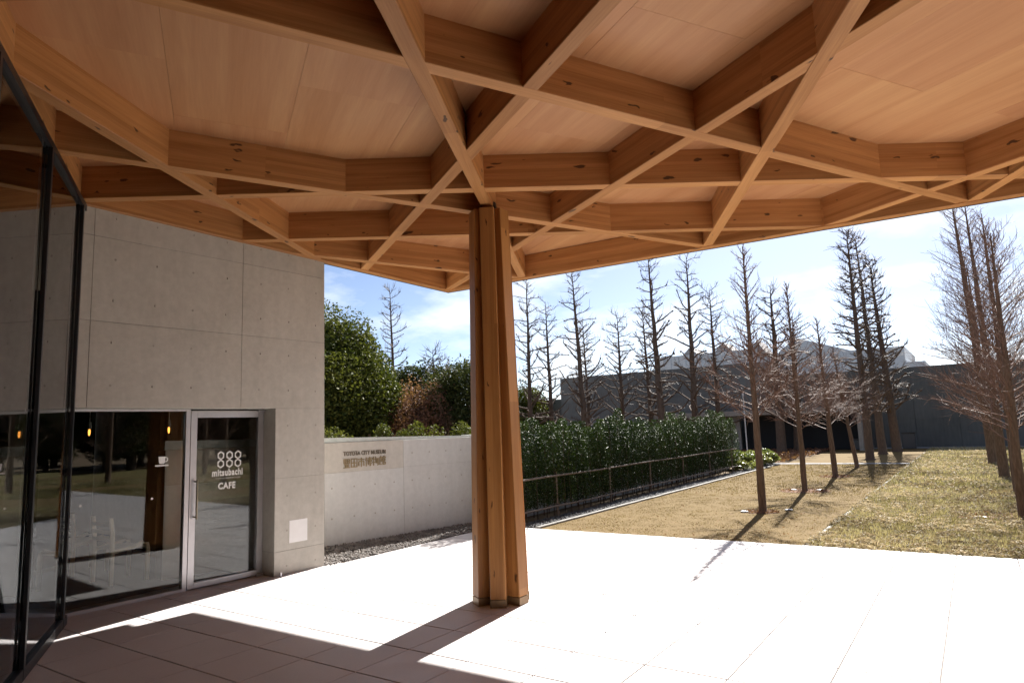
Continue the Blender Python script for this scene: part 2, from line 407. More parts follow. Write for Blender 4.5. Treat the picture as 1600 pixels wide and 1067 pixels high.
rest.build('paving_slabs_beyond', M_pave, pav, kind='stuff')
# paving edge strip
# ================================================================== CANOPY
def plane_z(x, y): return 3.964 - .02194*x - .01956*y
DEP = .34; BW = .118
ROOF = [(-7.02, 8.41), (-7.285, 2.84), (34, -21.8), (34, 7.66)]        # counter-clockwise outline of the roof, carried on right unseen to cut fill light
def clip_line(P, D):
    """clip the infinite line P + t D to the convex roof outline"""
    t0, t1 = -1e9, 1e9
    n = len(ROOF)
    for k in range(n):
        a, b = Vector(ROOF[k]), Vector(ROOF[(k+1) % n]); e = b-a; N = Vector((-e.y, e.x))   # inside is left
        num = (P-a).dot(N); den = D.dot(N)
        if abs(den) < 1e-9: continue
        t = -num/den
        if den > 0: t0 = max(t0, t)
        else: t1 = min(t1, t)
    return t0, t1
canopy = thing('timber_canopy', 'wide canopy of crossing golden timber beams under plywood panels, held up by one clustered post', 'canopy', (-2.64, 3.45, 3.9))
def at_canopy(o):
    o.parent = canopy; o.matrix_parent_inverse = Matrix.Translation(canopy.location).inverted(); return o
def beam_obj(name, p0, p1, w, dep, dz, mat):
    """a straight beam between two plan points with its underside on the roof's gentle slope"""
    p0, p1 = Vector(p0), Vector(p1); a = Vector((*p0, plane_z(*p0)+dz)); b = Vector((*p1, plane_z(*p1)+dz))
    L = (b-a).length; me = mesh(name, boxv(0, L, -w/2, w/2, 0, dep), BF)
    bm = bmesh.new(); bm.from_mesh(me); bmesh.ops.bevel(bm, geom=[e for e in bm.edges if abs(e.verts[0].co.x-e.verts[1].co.x) > .01], offset=.004, segments=1, affect='EDGES'); bm.to_mesh(me); bm.free()
    o = link(name, me, mat); d = (b-a).normalized(); y = Vector((-d.y, d.x, 0)).normalized(); z = d.cross(y)
    m = Matrix.Identity(4)
    for i in range(3): m[i][0], m[i][1], m[i][2], m[i][3] = d[i], y[i], z[i], a[i]
    o.matrix_world = m; at_canopy(o); return o
BEAMS = [  # heading of the beam in plan, its distance from the origin, small height step per direction
    (-27.4, -1.022, 0), (-27.9, 1.568, 0), (-27.0, -3.69, 0), (-27.6, 3.963, 0), (-27.6, 6.5, 0), (-27.6, 9.1, 0), (-27.6, 11.6, 0),
    (28.5, -3.793, 1), (29.45, -6.333, 1), (28.9, -8.82, 1), (28.9, -1.25, 1), (28.9, 1.3, 1), (28.9, 3.85, 1), (28.9, 6.4, 1), (28.9, 8.9, 1), (28.9, 11.4, 1),
    (-58.55, 1.925, 2), (-58.3, 3.431, 2), (-57.65, 6.328, 2), (-58.3, 7.83, 2), (-58.3, 10.75, 2),
    (58.3, -6.2, 3), (58.8, -7.695, 3), (57.9, -3.153, 3), (58.4, -1.65, 3), (58.4, 1.3, 3), (58.4, 2.8, 3), (58.4, 5.75, 3), (58.4, 7.25, 3), (58.4, 10.2, 3)]
for a, off, lev in BEAMS:
    D = Vector((math.sin(R(a)), math.cos(R(a)))); P = Vector((math.cos(R(a)), -math.sin(R(a))))*off
    t0, t1 = clip_line(P, D)
    if t1-t0 < .3: continue
    beam_obj('beam', P+D*(t0+.03), P+D*(t1-.03), BW, DEP-.002*lev, .0025*lev, M_beam)
n = len(ROOF)
for k in range(n):
    a, b = Vector(ROOF[k]), Vector(ROOF[(k+1) % n]); e = (b-a).normalized(); N = Vector((-e.y, e.x))
    w = .12
    beam_obj('eave_beam', a+N*w/2-e*.0, b+N*w/2, w, DEP+.0, -.004-.002*k, M_beam)
    if k in (0, 3):   # thin dark metal drip along the two open eaves
        beam_obj('eave_flashing', a-N*.006-e*.006, b-N*.006, .008, DEP+.26, -.014-.001*k, M_dgrey)
gp = []
a, b = Vector(ROOF[1]), Vector(ROOF[0]); e = (b-a).normalized(); nO = Vector((-e.y, e.x)); L_ = (b-a).length
for t_, q in ((0, .007), (L_-.42, .007), (L_-.42, .18), (0, .18)):
    gp.append(a+e*t_+nO*q)
v = [(p.x, p.y, plane_z(p.x, p.y)+zz) for zz in (.07, DEP+.24) for p in gp]
gt = link('eave_shadow_lip', mesh('eave_shadow_lip', v, [(3, 2, 1, 0), (4, 5, 6, 7)]+[(i, (i+1) % 4, 4+(i+1) % 4, 4+i) for i in range(4)]), M_dgrey); at_canopy(gt)  # unseen roof lip added to shape the eave's cast shadow
# plywood soffit boards laid edge to edge on the beams
DA = R(-31.6)
ux, uy = Vector((math.cos(DA), math.sin(DA))), Vector((-math.sin(DA), math.cos(DA)))
slope_x, slope_y = -.02194, -.01956
ply_me = {}
def inside(p, m=0.0):
    for k in range(n):
        a, b = Vector(ROOF[k]), Vector(ROOF[(k+1) % n]); e = (b-a).normalized(); N = Vector((-e.y, e.x))
        if (p-a).dot(N) < m: return False
    return True
PWL, PWW = 1.82, .91
for i in range(-14, 16):
    for j in range(-22, 24):
        o0 = (.5*PWL if j % 2 else 0)
        c = ux*(i*PWL+o0) + uy*(j*PWW) + Vector((-3.0, 3.0))
        if c.length > 11 or c.y < -2.5 or c.x > 6.5: continue
        hx, hy = (PWL/2-.0008)*ux, (PWW/2-.0008)*uy
        poly = [c-hx-hy, c+hx-hy, c+hx+hy, c-hx+hy]
        # clip the board to the roof outline
        for k in range(n):
            a, b = Vector(ROOF[k]), Vector(ROOF[(k+1) % n]); e = (b-a).normalized(); N = Vector((-e.y, e.x)); a = a+N*.03
            out = []
            for q in range(len(poly)):
                p1, p2 = poly[q], poly[(q+1) % len(poly)]; d1, d2 = (p1-a).dot(N), (p2-a).dot(N)
                if d1 >= 0: out.append(p1)
                if (d1 >= 0) != (d2 >= 0): out.append(p1+(p2-p1)*(d1/(d1-d2)))
            poly = out
            if len(poly) < 3: break
        if len(poly) < 3: continue
        # local frame along the board so that the grain runs with it
        loc = [((p-c).dot(ux), (p-c).dot(uy)) for p in poly]
        ar = abs(sum(loc[q][0]*loc[(q+1) % len(loc)][1]-loc[(q+1) % len(loc)][0]*loc[q][1] for q in range(len(loc))))/2
        if ar < .02: continue
        mb = MB().prism(loc, 0, .008); o = mb.build('plywood_panel', M_ply)
        zx, zy = slope_x*ux.x+slope_y*ux.y, slope_x*uy.x+slope_y*uy.y
        m = Matrix.Identity(4)
        ax = Vector((ux.x, ux.y, zx)).normalized(); az_ = ax.cross(Vector((uy.x, uy.y, zy))).normalized(); ay = az_.cross(ax)
        for q in range(3): m[q][0], m[q][1], m[q][2] = ax[q], ay[q], az_[q]
        m[0][3], m[1][3], m[2][3] = c.x, c.y, plane_z(c.x, c.y)+DEP-.004+random.uniform(-.0008, .0008)
        o.matrix_world = m; at_canopy(o)
v = []
for zz in (DEP+.0062, DEP+.25):
    for p in ROOF: v.append((p[0], p[1], plane_z(*p)+zz))
rf = link('roof_deck', mesh('roof_deck', v, [(3, 2, 1, 0), (4, 5, 6, 7)]+[(i, (i+1) % 4, 4+(i+1) % 4, 4+i) for i in range(4)]), M_ply); at_canopy(rf)

# ------------------------------------------------------------------ clustered post: six tapering fins round a core
PCX, PCY = -3.99, 5.475
post = thing('timber_post', 'clustered timber post of tapering fins standing on the pale paving under the canopy', 'post', (PCX, PCY, 0))
ptop = plane_z(PCX, PCY) - .035
def fin(heading, r0, r1, th):
    a = R(heading); d = Vector((math.sin(a), math.cos(a), 0)); nrm = Vector((d.y, -d.x, 0))
    vs = []
    for z, r in ((.075, r0), (ptop, r1)):
        for (q, s_) in ((.02, -1), (r, -1), (r, 1), (.02, 1)):
            p = d*q+nrm*(s_*th/2); vs.append((p.x, p.y, z))
    f = MB(); f.v = vs; f.f = [(0, 1, 2, 3), (4, 7, 6, 5), (0, 4, 5, 1), (1, 5, 6, 2), (2, 6, 7, 3), (3, 7, 4, 0)]
    bm_ = f.build('fin', M_post, post, bevel=.005)
    s2 = MB(); vs = []
    for z in (-.02, .072):
        for (q, s_) in ((.02, -1), (r0+.002, -1), (r0+.002, 1), (.02, 1)):
            p = d*q+nrm*(s_*(th/2+.001)); vs.append((p.x, p.y, z))
    s2.v = vs; s2.f = [(0, 1, 2, 3), (4, 7, 6, 5), (0, 4, 5, 1), (1, 5, 6, 2), (2, 6, 7, 3), (3, 7, 4, 0)]
    s2.build('shoe', M_shoe, bm_)
M_shoe = plain('bronzed steel shoe', (.24, .155, .08), .4, .5, .3, .15)
for k, hd in enumerate((150, 210, 270, 330, 30, 90)):
    fin(hd, .268, .196, .15-.0006*k)
MB().tube([(0, 0, ptop-.02), (0, 0, ptop+.1)], .085, 12).build('post_top_shade', M_black, post)  # black core put where the post top has only shade

# ================================================================== CAFE BUILDING
WA = math.atan2(-.042, 1.0)        # wall runs along local +Y; local +X is its outward face
cafe = thing('cafe_building', 'smooth grey concrete cafe building with wide shop window and glazed door', 'building', (-7.098, 5.9, 0), 0)
cafe.rotation_euler = (0, 0, -math.atan(.042))
def part(name, mb, mat, parent=cafe, bevel=0, kind=None): return mb.build(name, mat, parent, None, bevel, kind)
TH = .32; G = .0017
TOPZ = 4.22
cols = [(-3.06, -2.85), (-2.85, -1.2), (-1.2, 0)]
rows = [2.015, 2.89, 3.77, TOPZ]
for (a, b) in cols:
    for z0, z1 in zip(rows[:-1], rows[1:]):
        part('concrete_panel', MB().box(-TH, random.uniform(-.0006, .0006), a+G, b-G, z0+(G if z0 > 2.1 else 0), z1-G), M_conc, bevel=.002)
for z0, z1 in ((-.1, .283), (.283, 1.16), (1.16, 2.015)):
    g2 = .003 if z1 == .283 else G
    part('concrete_panel', MB().box(-TH, random.uniform(-.0006, .0006), -.732, -G, z0, z1-g2), M_conc, bevel=.002)
core = MB().box(-TH+.01, -.0055, -3.05, -.004, 2.02, TOPZ-.01).box(-TH+.01, -.0055, -.728, -.004, -.1, 2.022)
part('wall_core', core, M_conc_core)
# far side of the building (beyond the corner) and body behind it
part('concrete_panel', MB().box(-6.5, -TH-.003, -.30, -.002, -.1, TOPZ), M_conc)
ties = MB()
yy = [-2.64, -2.22, -1.81, -1.405, -.96, -.56, -.14]
for y in yy:
    for z in (3.99, 3.55, 3.115, 2.68, 2.24):
        ties.tube([(-.004, y+random.uniform(-.008, .008), z), (.0012, y, z)], .0125, 10)
for y in (-.56, -.14):
    for z in (1.80, 1.37, .94, .52, .10):
        ties.tube([(-.004, y, z), (.0012, y, z)], .0125, 10)
part('tie_hole_discs', ties, M_tie, kind='stuff')
part('access_plate', MB().box(-.004, .004, -.526, -.263, .363, .634), M_white, bevel=.001)
# window (leaf frame set back in the opening)
RX = -.25
win = part('window', MB().box(RX-.06, RX+.005, -3.4, -1.722, -.01, .034).box(RX-.06, RX+.005, -3.4, -1.722, 1.99, 2.013).box(RX-.06, RX+.006, -1.722, -1.672, -.01, 2.012).box(RX-.06, RX+.005, -3.4, -3.36, .034, 1.99), M_alu)
part('pane', MB().box(RX-.034, RX-.024, -3.36, -1.724, .034, 1.992), M_glass, win)
def cup(parent, y, z, s_=1.0):
    mb = MB(); xx = RX-.0225
    # cup body, saucer and ear drawn flat on the glass (local y is along the wall)
    def poly(pts):
        o = len(mb.v); mb.v += [(xx, p[0], p[1]) for p in pts]; mb.f.append(tuple(range(o, o+len(pts))))
    poly([(y-.042*s_, z+.045*s_), (y-.036*s_, z-.02*s_), (y-.026*s_, z-.035*s_), (y+.022*s_, z-.035*s_), (y+.032*s_, z-.02*s_), (y+.034*s_, z+.045*s_)])
    poly([(y-.075*s_, z-.045*s_), (y-.075*s_, z-.06*s_), (y+.07*s_, z-.06*s_), (y+.07*s_, z-.045*s_)])
    ring = []
    for k in range(13):
        t = -math.pi/2+math.pi*k/12; ring.append(t)
    for k in range(12):
        a, b = ring[k], ring[k+1]
        poly([(y+.034*s_+.020*s_*math.cos(a), z+.012*s_+.018*s_*math.sin(a)), (y+.034*s_+.031*s_*math.cos(a), z+.012*s_+.029*s_*math.sin(a)),
              (y+.034*s_+.031*s_*math.cos(b), z+.012*s_+.029*s_*math.sin(b)), (y+.034*s_+.020*s_*math.cos(b), z+.012*s_+.018*s_*math.sin(b))])
    mb.build('cup_sign', M_letter, parent)
cup(win, -1.965, 1.448)
def dot(parent, y, z):
    mb = MB(); xx = RX-.0225; mb.v = [(xx, y+.013*math.cos(2*math.pi*k/20), z+.013*math.sin(2*math.pi*k/20)) for k in range(20)]; mb.f = [tuple(range(20))]
    mb.build('safety_dot', M_letter, parent)
dot(win, -2.76, 1.046); dot(win, -2.062, 1.047)
# door leaf
D0, D1 = -1.664, -.735
dx0, dx1 = RX-.055, RX+.004
door = part('door', MB().box(dx0, dx1, D0, D0+.075, .012, 1.998).box(dx0, dx1, D1-.075, D1, .012, 1.998).box(dx0, dx1, D0+.075, D1-.075, .012, .075).box(dx0, dx1, D0+.075, D1-.075, 1.918, 1.998), M_alu, bevel=.002)
part('pane', MB().box(RX-.034, RX-.022, D0+.075, D1-.075, .075, 1.918), M_glass, door)
hn = MB().tube([(RX+.06, D0+.06, .775), (RX+.06, D0+.06, 1.215)], .011, 10).box(RX+.002, RX+.06, D0+.052, D0+.068, 1.185, 1.2).box(RX+.002, RX+.06, D0+.052, D0+.068, .79, .805)
part('handle', hn, M_brass, door)
part('pivot_hinge', MB().box(RX+.004, RX+.04, D1-.09, D1+.0, -.005, .03).box(RX+.004, RX+.03, D1-.09, D1, 1.985, 2.006), M_alu, door)
LX = RX-.0205
for cy in (-1.282, -1.172, -1.064):
    lm = MB()
    for cz, ro in ((1.468, .053), (1.372, .0531)):
        for k in range(6):
            a, b = R(60*k+30), R(60*k+90); ri = .034
            o = len(lm.v)
            lm.v += [(LX, cy+ro*math.cos(a)*.9, cz+ro*math.sin(a)), (LX, cy+ro*math.cos(b)*.9, cz+ro*math.sin(b)), (LX, cy+ri*math.cos(b)*.88, cz+ri*math.sin(b)), (LX, cy+ri*math.cos(a)*.88, cz+ri*math.sin(a))]
            lm.f.append((o, o+1, o+2, o+3))
    lm.build('hexagon_numeral', M_letter, door)
def letters(name, txt, y0, y1, z0, z1, parent, mat, X, ext=.0006, bold=0.0, spacing=1.0):
    me = fit_text(text_mesh(txt, .1, ext, spacing, bold), y0, y1, z0, z1)
    me.materials.clear(); o = link(name, me, mat, parent)
    # text x -> wall y, text y -> z, text normal -> +x
    o.matrix_local = Matrix(((0, 0, 1, X), (1, 0, 0, 0), (0, 1, 0, 0), (0, 0, 0, 1))); return o
letters('shop_name', 'mitsubachi', -1.386, -1.0, 1.228, 1.312, door, M_letter, LX, bold=.0040, spacing=1.12)
letters('small_print', 'TOYOTA CITY MUSEUM SHOP & CAFE', -1.345, -1.03, 1.196, 1.209, door, M_letter, LX)
letters('cafe_sign', 'CAFE', -1.31, -1.09, 1.075, 1.153, door, M_letter, LX, bold=.0040, spacing=1.1)
# room behind the glass
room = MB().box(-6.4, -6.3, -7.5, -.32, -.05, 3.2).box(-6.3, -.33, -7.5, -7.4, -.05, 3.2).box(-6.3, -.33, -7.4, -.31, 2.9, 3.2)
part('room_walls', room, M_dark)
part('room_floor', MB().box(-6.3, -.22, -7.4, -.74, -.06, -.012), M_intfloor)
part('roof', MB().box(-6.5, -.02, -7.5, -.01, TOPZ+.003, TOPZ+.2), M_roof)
tag(MB().tube([(0, 0, 0), (0, 0, .05)], .016, 14).build('door_stop', M_alu, None, (-7.07, 5.22, .0)), 'small round metal door stop on the paving at the foot of the concrete wall', 'door stop')
# pendants behind the window
def pendant(x, y, z, lab):
    t = thing('pendant_lamp', lab, 'lamp', (x, y, z), 0, 'pendant lamps inside the cafe')
    MB().tube([(0, 0, .11), (0, 0, 2.9-z)], .005, 6).build('cord', M_alu, t)
    MB().tube([(0, 0, .03), (0, 0, .05), (0, 0, .115)], [.02, .024, .016], 12).build('socket', plain('socket', (.25, .24, .22), .5), t)
    MB().tube([(0, 0, -.045), (0, 0, -.03), (0, 0, 0), (0, 0, .03)], [.003, .010, .0125, .009], 10).build('bulb', M_bulb, t)
def wall_pt(px, py):   # local wall coordinates to world
    c, s_ = math.cos(cafe.rotation_euler.z), math.sin(cafe.rotation_euler.z)
    return (-7.098+c*px-s_*py, 5.9+s_*px+c*py)
p = wall_pt(-1.0, -1.55); pendant(p[0], p[1], 1.80, 'lit pendant bulb hanging inside the cafe window near the door')
p = wall_pt(-1.35, -2.3); pendant(p[0], p[1], 1.80, 'lit pendant bulb hanging inside the cafe window beside the dark mullion')
# chairs
def chair(x, y, rz, lab):
    t = thing('cafe_chair', lab, 'chair', (x, y, 0), rz, 'pale chairs inside the cafe')
    for s_ in (-1, 1):
        yo = s_*.25
        sf = MB()
        sf.tube([(-.20, yo, 0), (-.20, yo, .40), (-.205, yo, .58), (-.225, yo, .78)], [.027, .03, .03, .025], 8)
        sf.build('back_leg', M_chair, t)
        MB().tube([(.21, yo, 0), (.21, yo, .37), (.195, yo, .43), (.15, yo, .45), (.03, yo, .41), (-.19, yo, .385)], [.024, .027, .027, .026, .025, .026], 8).build('side_frame', M_chair, t)
    MB().box(-.19, .19, -.235, .235, .395, .412).build('seat', M_chair, t, bevel=.006)
    for z in (.50, .59, .68): MB().box(-.225-.1*(z-.5), -.207-.1*(z-.5), -.23, .23, z, z+.04).build('back_slat', M_chair, t)
p = wall_pt(-1.62, -1.79); chair(p[0], p[1], R(87.6), 'pale wooden chair facing the cafe door, close behind the shop window')
p = wall_pt(-2.75, -1.79); chair(p[0], p[1], R(87.6), 'pale wooden chair deeper in the cafe, half behind the dark mullion')

# ================================================================== GLASS FACADE (left)
GA = R(-59.0)
GDv, GNv = Vector((math.sin(GA), math.cos(GA))), Vector((math.cos(GA), -math.sin(GA)))
fac = thing('glass_facade', 'tall dark framed glass facade of the museum hall at the left edge', 'glass wall', (*(GNv*-1.16+GDv*6.5), 0))
fac.rotation_euler = (0, 0, math.atan2(GDv.y, GDv.x))        # local x runs along the facade, local -y ... outward
# outward (towards the camera) is +GN: in local coordinates
SGN = 1 if Vector((-GDv.y, GDv.x)).dot(GNv) > 0 else -1
def fy(d): return SGN*d
def fbox(x0, x1, d0, d1, z0, z1):
    a, b = sorted((fy(d0), fy(d1))); return (x0-6.5, x1-6.5, a, b, z0, z1)
xs = [7.49-1.462*k for k in range(0, 30)]  # bays extended out of view on the right to block fill light
def ztop(xl):
    P = GNv*-1.16+GDv*xl; return plane_z(P.x, P.y) - .008
for k, xl in enumerate(xs):
    fb = MB().box(*fbox(xl-.0, xl+.05, -.032, 0, .0, ztop(xl)-.055))
    if k == 0: fb.box(*fbox(xl+.05, xl+.20, -.032, -.026, 0, ztop(xl)-.055))
    fb.build('mullion', M_black, fac, bevel=.003)
for k in range(len(xs)-1):
    x1, x0 = xs[k], xs[k+1]+.055
    zt = min(ztop(x0), ztop(x1))
    MB().box(*fbox(x0, x1, -.044, -.034, .085, zt-.05)).build('pane', M_glass2, fac)
tr_ = MB()
xa, xb = xs[-1], xs[0]+.2
za_, zb_ = ztop(xa), ztop(xb)
ys = sorted((fy(-.07), fy(-.004)))
tr_.hexa([(xa-6.5, ys[0], za_-.06), (xb-6.5, ys[0], zb_-.06), (xb-6.5, ys[1], zb_-.06), (xa-6.5, ys[1], za_-.06), (xa-6.5, ys[0], za_), (xb-6.5, ys[0], zb_), (xb-6.5, ys[1], zb_), (xa-6.5, ys[1], za_)])
tr_.build('top_rail', M_black, fac)
MB().box(*fbox(xa, xb, -.10, -.003, -.02, .085)).build('bottom_rail', M_black, fac, bevel=.003)
# hall behind the glass, kept dark and run on unseen to cut fill light
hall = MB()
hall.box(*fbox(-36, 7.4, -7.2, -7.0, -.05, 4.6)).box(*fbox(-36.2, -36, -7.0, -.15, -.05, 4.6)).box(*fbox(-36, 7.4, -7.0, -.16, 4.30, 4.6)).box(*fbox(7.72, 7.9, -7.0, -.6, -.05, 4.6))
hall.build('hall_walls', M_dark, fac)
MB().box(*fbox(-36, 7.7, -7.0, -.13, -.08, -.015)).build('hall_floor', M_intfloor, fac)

# ================================================================== LOW WALL WITH THE MUSEUM NAME
lwA = Vector((-7.967, 6.624)); lwD = Vector((.496, 2.856)).normalized(); lwN = Vector((lwD.y, -lwD.x))
low = thing('low_wall', 'low pale concrete boundary wall with raised museum name beside the cafe', 'wall', (*lwA, 0))
low.rotation_euler = (0, 0, math.atan2(lwD.y, lwD.x)-math.pi/2)      # local +y along the wall, +x outward
def lpanel(a, b, z0, z1, mat): MB().box(-.25, random.uniform(-.0006, .0006), a+G, b-G, z0, z1-G).build('concrete_panel', mat, low, bevel=.002)
lpanel(-2.2, 0, -.1, 1.116, M_conc_low); lpanel(-2.2, 0, 1.116, 1.549, M_conc_sand)
lpanel(0, 1.425, -.1, 1.105, M_conc_low); lpanel(0, 1.425, 1.105, 1.549, M_conc_sand)
lpanel(1.425, 3.0, -.1, 1.116, M_conc_low); lpanel(1.425, 3.0, 1.116, 1.549, M_conc_low)
MB().box(-.245, -.005, -2.2, 2.98, -.1, 1.545).build('wall_core', M_conc_core, low)
MB().hexa([(-.25, -2.2, 1.549), (-.02, -2.2, 1.549), (-.02, 2.9, 1.549), (-.25, 2.9, 1.549), (-.25, -2.2, 1.665), (-.02, -2.2, 1.665), (-.02, 2.9, 1.573), (-.25, 2.9, 1.573)]).build('coping', M_cap, low)
lt = MB()
for y in (.12, .5, .875, 1.235, 1.595, 1.945, 2.3, 2.66):
    for z in (.88, .44): lt.tube([(-.004, y, z+.006*y), (.0012, y, z+.006*y)], .014, 10)
for y in (1.6, 1.96, 2.32, 2.66): lt.tube([(-.004, y, 1.33), (.0012, y, 1.33)], .014, 10)
lt.build('tie_hole_discs', M_tie, low, kind='stuff')
letters('english_name', 'TOYOTA CITY MUSEUM', .316, 1.075, 1.345, 1.408, low, M_gletter, .006, ext=.006, bold=.0008)
# the six characters, built from strokes on a 10 x 10 grid like the squared lettering of the sign
H = lambda x0, x1, y: (x0, x1, y-.45, y+.45)
Vv = lambda x, y0, y1: (x-.45, x+.45, y0, y1)
KJ = [
    [H(.5, 9.5, .6), H(1.5, 8.5, 3.4), Vv(3.3, .6, 3), Vv(6.7, .6, 3), H(1, 9, 4.9), Vv(1, 5, 9.6), Vv(9, 5, 9.6), H(1, 9, 9.5), H(1, 9, 7.2), Vv(3.7, 5, 10), Vv(6.3, 5, 10), H(2.5, 7.5, 2.0)],
    [Vv(.7, .2, 9.8), Vv(9.3, .2, 9.8), H(.7, 9.3, .6), H(.7, 9.3, 9.4), H(.7, 9.3, 5), Vv(5, .5, 9.5)],
    [Vv(5, 0, 10), H(.3, 9.7, 8.2), Vv(1.2, 1, 6), Vv(8.8, 1, 6), H(1.2, 8.8, 6)],
    [Vv(1.5, 0, 10), H(.1, 3, 7), H(3.8, 9.9, 8.6), Vv(4.3, 4.5, 7.4), Vv(9.3, 4.5, 7.4), H(4.3, 9.3, 7.3), H(4.3, 9.3, 5.9), H(4.3, 9.3, 4.6), Vv(6.8, 3.8, 10), H(3.6, 10, 3), Vv(8, 0, 3), H(6.8, 8, .5), Vv(5.3, 1.2, 2.4)],
    [Vv(2.2, 0, 10), H(.3, 4, 7), H(.2, 4, 3.6), Vv(.8, 7, 9), Vv(5.3, 6, 10), H(5, 9.6, 7.6), Vv(9.3, .4, 7.6), H(7.8, 9.3, .5), Vv(7.4, 2, 7.4), Vv(5.6, 2.5, 7)],
    [H(.4, 4.4, 8.2), Vv(2.4, 8, 10), Vv(.9, .4, 7), Vv(4, 3.5, 7), H(.9, 4, 7), H(.9, 4, 5.3), H(.9, 4, 3.6), H(.9, 3.6, .6), H(5, 10, 8.6), Vv(7.4, 8.6, 10), Vv(5.4, 7.4, 8.6), Vv(9.6, 7.4, 8.6), Vv(6, 0, 7), H(6, 9, 6.8), Vv(9, 4.4, 6.8), H(6, 9, 4.5), H(6, 9.5, 3), Vv(9.4, .3, 3), H(6, 9.4, .4)]]
cw = .118; step = (1.073-.312-cw)/5
for k, strokes in enumerate(KJ):
    mb = MB(); oy = .312+k*step; oz = 1.160+.003*k
    for q, (x0, x1, z0, z1) in enumerate(strokes):
        mb.box(.0, .012+.0002*q, oy+x0*cw/10, oy+x1*cw/10, oz+z0*.0138, oz+z1*.0138)
    mb.build('character', M_bronze, low)
# the wall goes on behind the hedge
for y0 in np.arange(9.52, 24, 1.5):
    o = MB().box(-7.72, -7.47, y0+.003, y0+1.497, -.1, 1.585).build('concrete_panel', M_conc_low)
    o.parent = low; o.matrix_parent_inverse = (Matrix.Translation(low.location) @ low.rotation_euler.to_matrix().to_4x4()).inverted()

# gravel beds: separate small stones, joined
def stones(name, pts, smin, smax, mat, z=0.0):
    oct_v = np.array([(1, 0, 0), (-1, 0, 0), (0, 1, 0), (0, -1, 0), (0, 0, 1), (0, 0, -1)], float)
    oct_f = np.array([(0, 2, 4), (2, 1, 4), (1, 3, 4), (3, 0, 4), (2, 0, 5), (1, 2, 5), (3, 1, 5), (0, 3, 5)])
    N = len(pts); s = rng.uniform(smin, smax, (N, 1, 3)); s[:, :, 2] *= .7
    j = 1+rng.uniform(-.25, .25, (N, 6, 3)); th = rng.uniform(0, 6.28, N)
    v = oct_v[None]*s*j; c, sn = np.cos(th)[:, None], np.sin(th)[:, None]
    x, y = v[:, :, 0]*c-v[:, :, 1]*sn, v[:, :, 0]*sn+v[:, :, 1]*c
    V = np.stack([x+pts[:, 0:1], y+pts[:, 1:2], v[:, :, 2]+pts[:, 2:3]+z], -1).reshape(-1, 3)
    F = (oct_f[None]+6*np.arange(N)[:, None, None]).reshape(-1, 3)
    return link(name, mesh(name, V, F), mat, kind='stuff')
N = 9000
y = rng.uniform(5.92, 9.55, N); t = (y-6.0)/3.3
xl = -7.97+(y-6.624)*.1737; xr = np.where(y < 8.9, -7.035, -6.62)
xx = xl+rng.uniform(0, 1, N)*(xr-xl); mound = .05*np.clip((xr-xx)/(xr-xl), 0, 1)
stones('gravel', np.stack([xx, y, mound+rng.uniform(-.02, .015, N)], -1), .011, .024, M_stone)
N = 9000
y = rng.uniform(9.3, 26.6, N)**1.0; xx = np.where(y < 9.65, rng.uniform(-6.9, -6.3, N), rng.uniform(-6.75, -6.27, N))
stones('gravel', np.stack([xx, y, rng.uniform(-.03, .008, N)], -1), .012, .028, M_stone_l)

# ================================================================== LEAVES AND TREES
def leaf_cloud(name, P, size, mat, parent=None, updown=.6, kind=None, aspect=.55, tone=None, loc=None, normals=None):
    """one small folded leaf (two triangles) at every point"""
    N = len(P); d = rng.normal(0, 1, (N, 3)); d[:, 2] *= updown; d /= np.linalg.norm(d, axis=1, keepdims=True)
    r_ = rng.normal(0, 1, (N, 3)); 
    if normals is not None: r_ = r_*.6+normals
    w = np.cross(d, r_); w /= np.linalg.norm(w, axis=1, keepdims=True)+1e-9; nn = np.cross(w, d)
    s = (size*rng.uniform(.6, 1.3, N))[:, None]
    a, b = P-d*s*.5, P+d*s*.5
    V = np.stack([a, P+w*s*aspect*.5+nn*s*.08, b, P-w*s*aspect*.5+nn*s*.08], 1).reshape(-1, 3)
    i = 4*np.arange(N)[:, None]; F = np.concatenate([i+np.array([[0, 1, 2]]), i+np.array([[0, 2, 3]])], 0)
    me = mesh(name, V, F); at = me.attributes.new('tone', 'FLOAT', 'POINT')
    tn = rng.uniform(0, 1, N) if tone is None else np.clip(tone+rng.normal(0, .16, N), 0, 1)
    at.data.foreach_set('value', np.repeat(tn, 4).astype(np.float32))
    return link(name, me, mat, parent, loc, kind)
class Tubes:
    def __init__(s): s.V = []; s.F = []; s.n = 0
    def add(s, pts, rad, sides=3):
        pts = np.asarray(pts, float); m = len(pts); rad = np.broadcast_to(np.asarray(rad, float), (m,))
        d = np.gradient(pts, axis=0); d /= np.linalg.norm(d, axis=1, keepdims=True)+1e-9
        ref = np.where(np.abs(d[:, 2:3]) > .9, np.array([[1., 0, 0]]), np.array([[0, 0, 1.]]))
        a = np.cross(d, ref); a /= np.linalg.norm(a, axis=1, keepdims=True)+1e-9; b = np.cross(d, a)
        th = 2*np.pi*np.arange(sides)/sides
        V = pts[:, None]+rad[:, None, None]*(a[:, None]*np.cos(th)[None, :, None]+b[:, None]*np.sin(th)[None, :, None])
        s.V.append(V.reshape(-1, 3)); i = np.arange(m-1)[:, None]*sides; k = np.arange(sides)[None]; k2 = (k+1) % sides
        F = np.stack([i+k, i+k2, i+sides+k2, i+sides+k], -1).reshape(-1, 4)+s.n
        s.F.append(F); s.n += m*sides
    def build(s, name, mat, parent=None, smooth=False):
        return link(name, mesh(name, np.concatenate(s.V), np.concatenate(s.F), smooth), mat, parent)
def unit(v): return v/(np.linalg.norm(v)+1e-9)
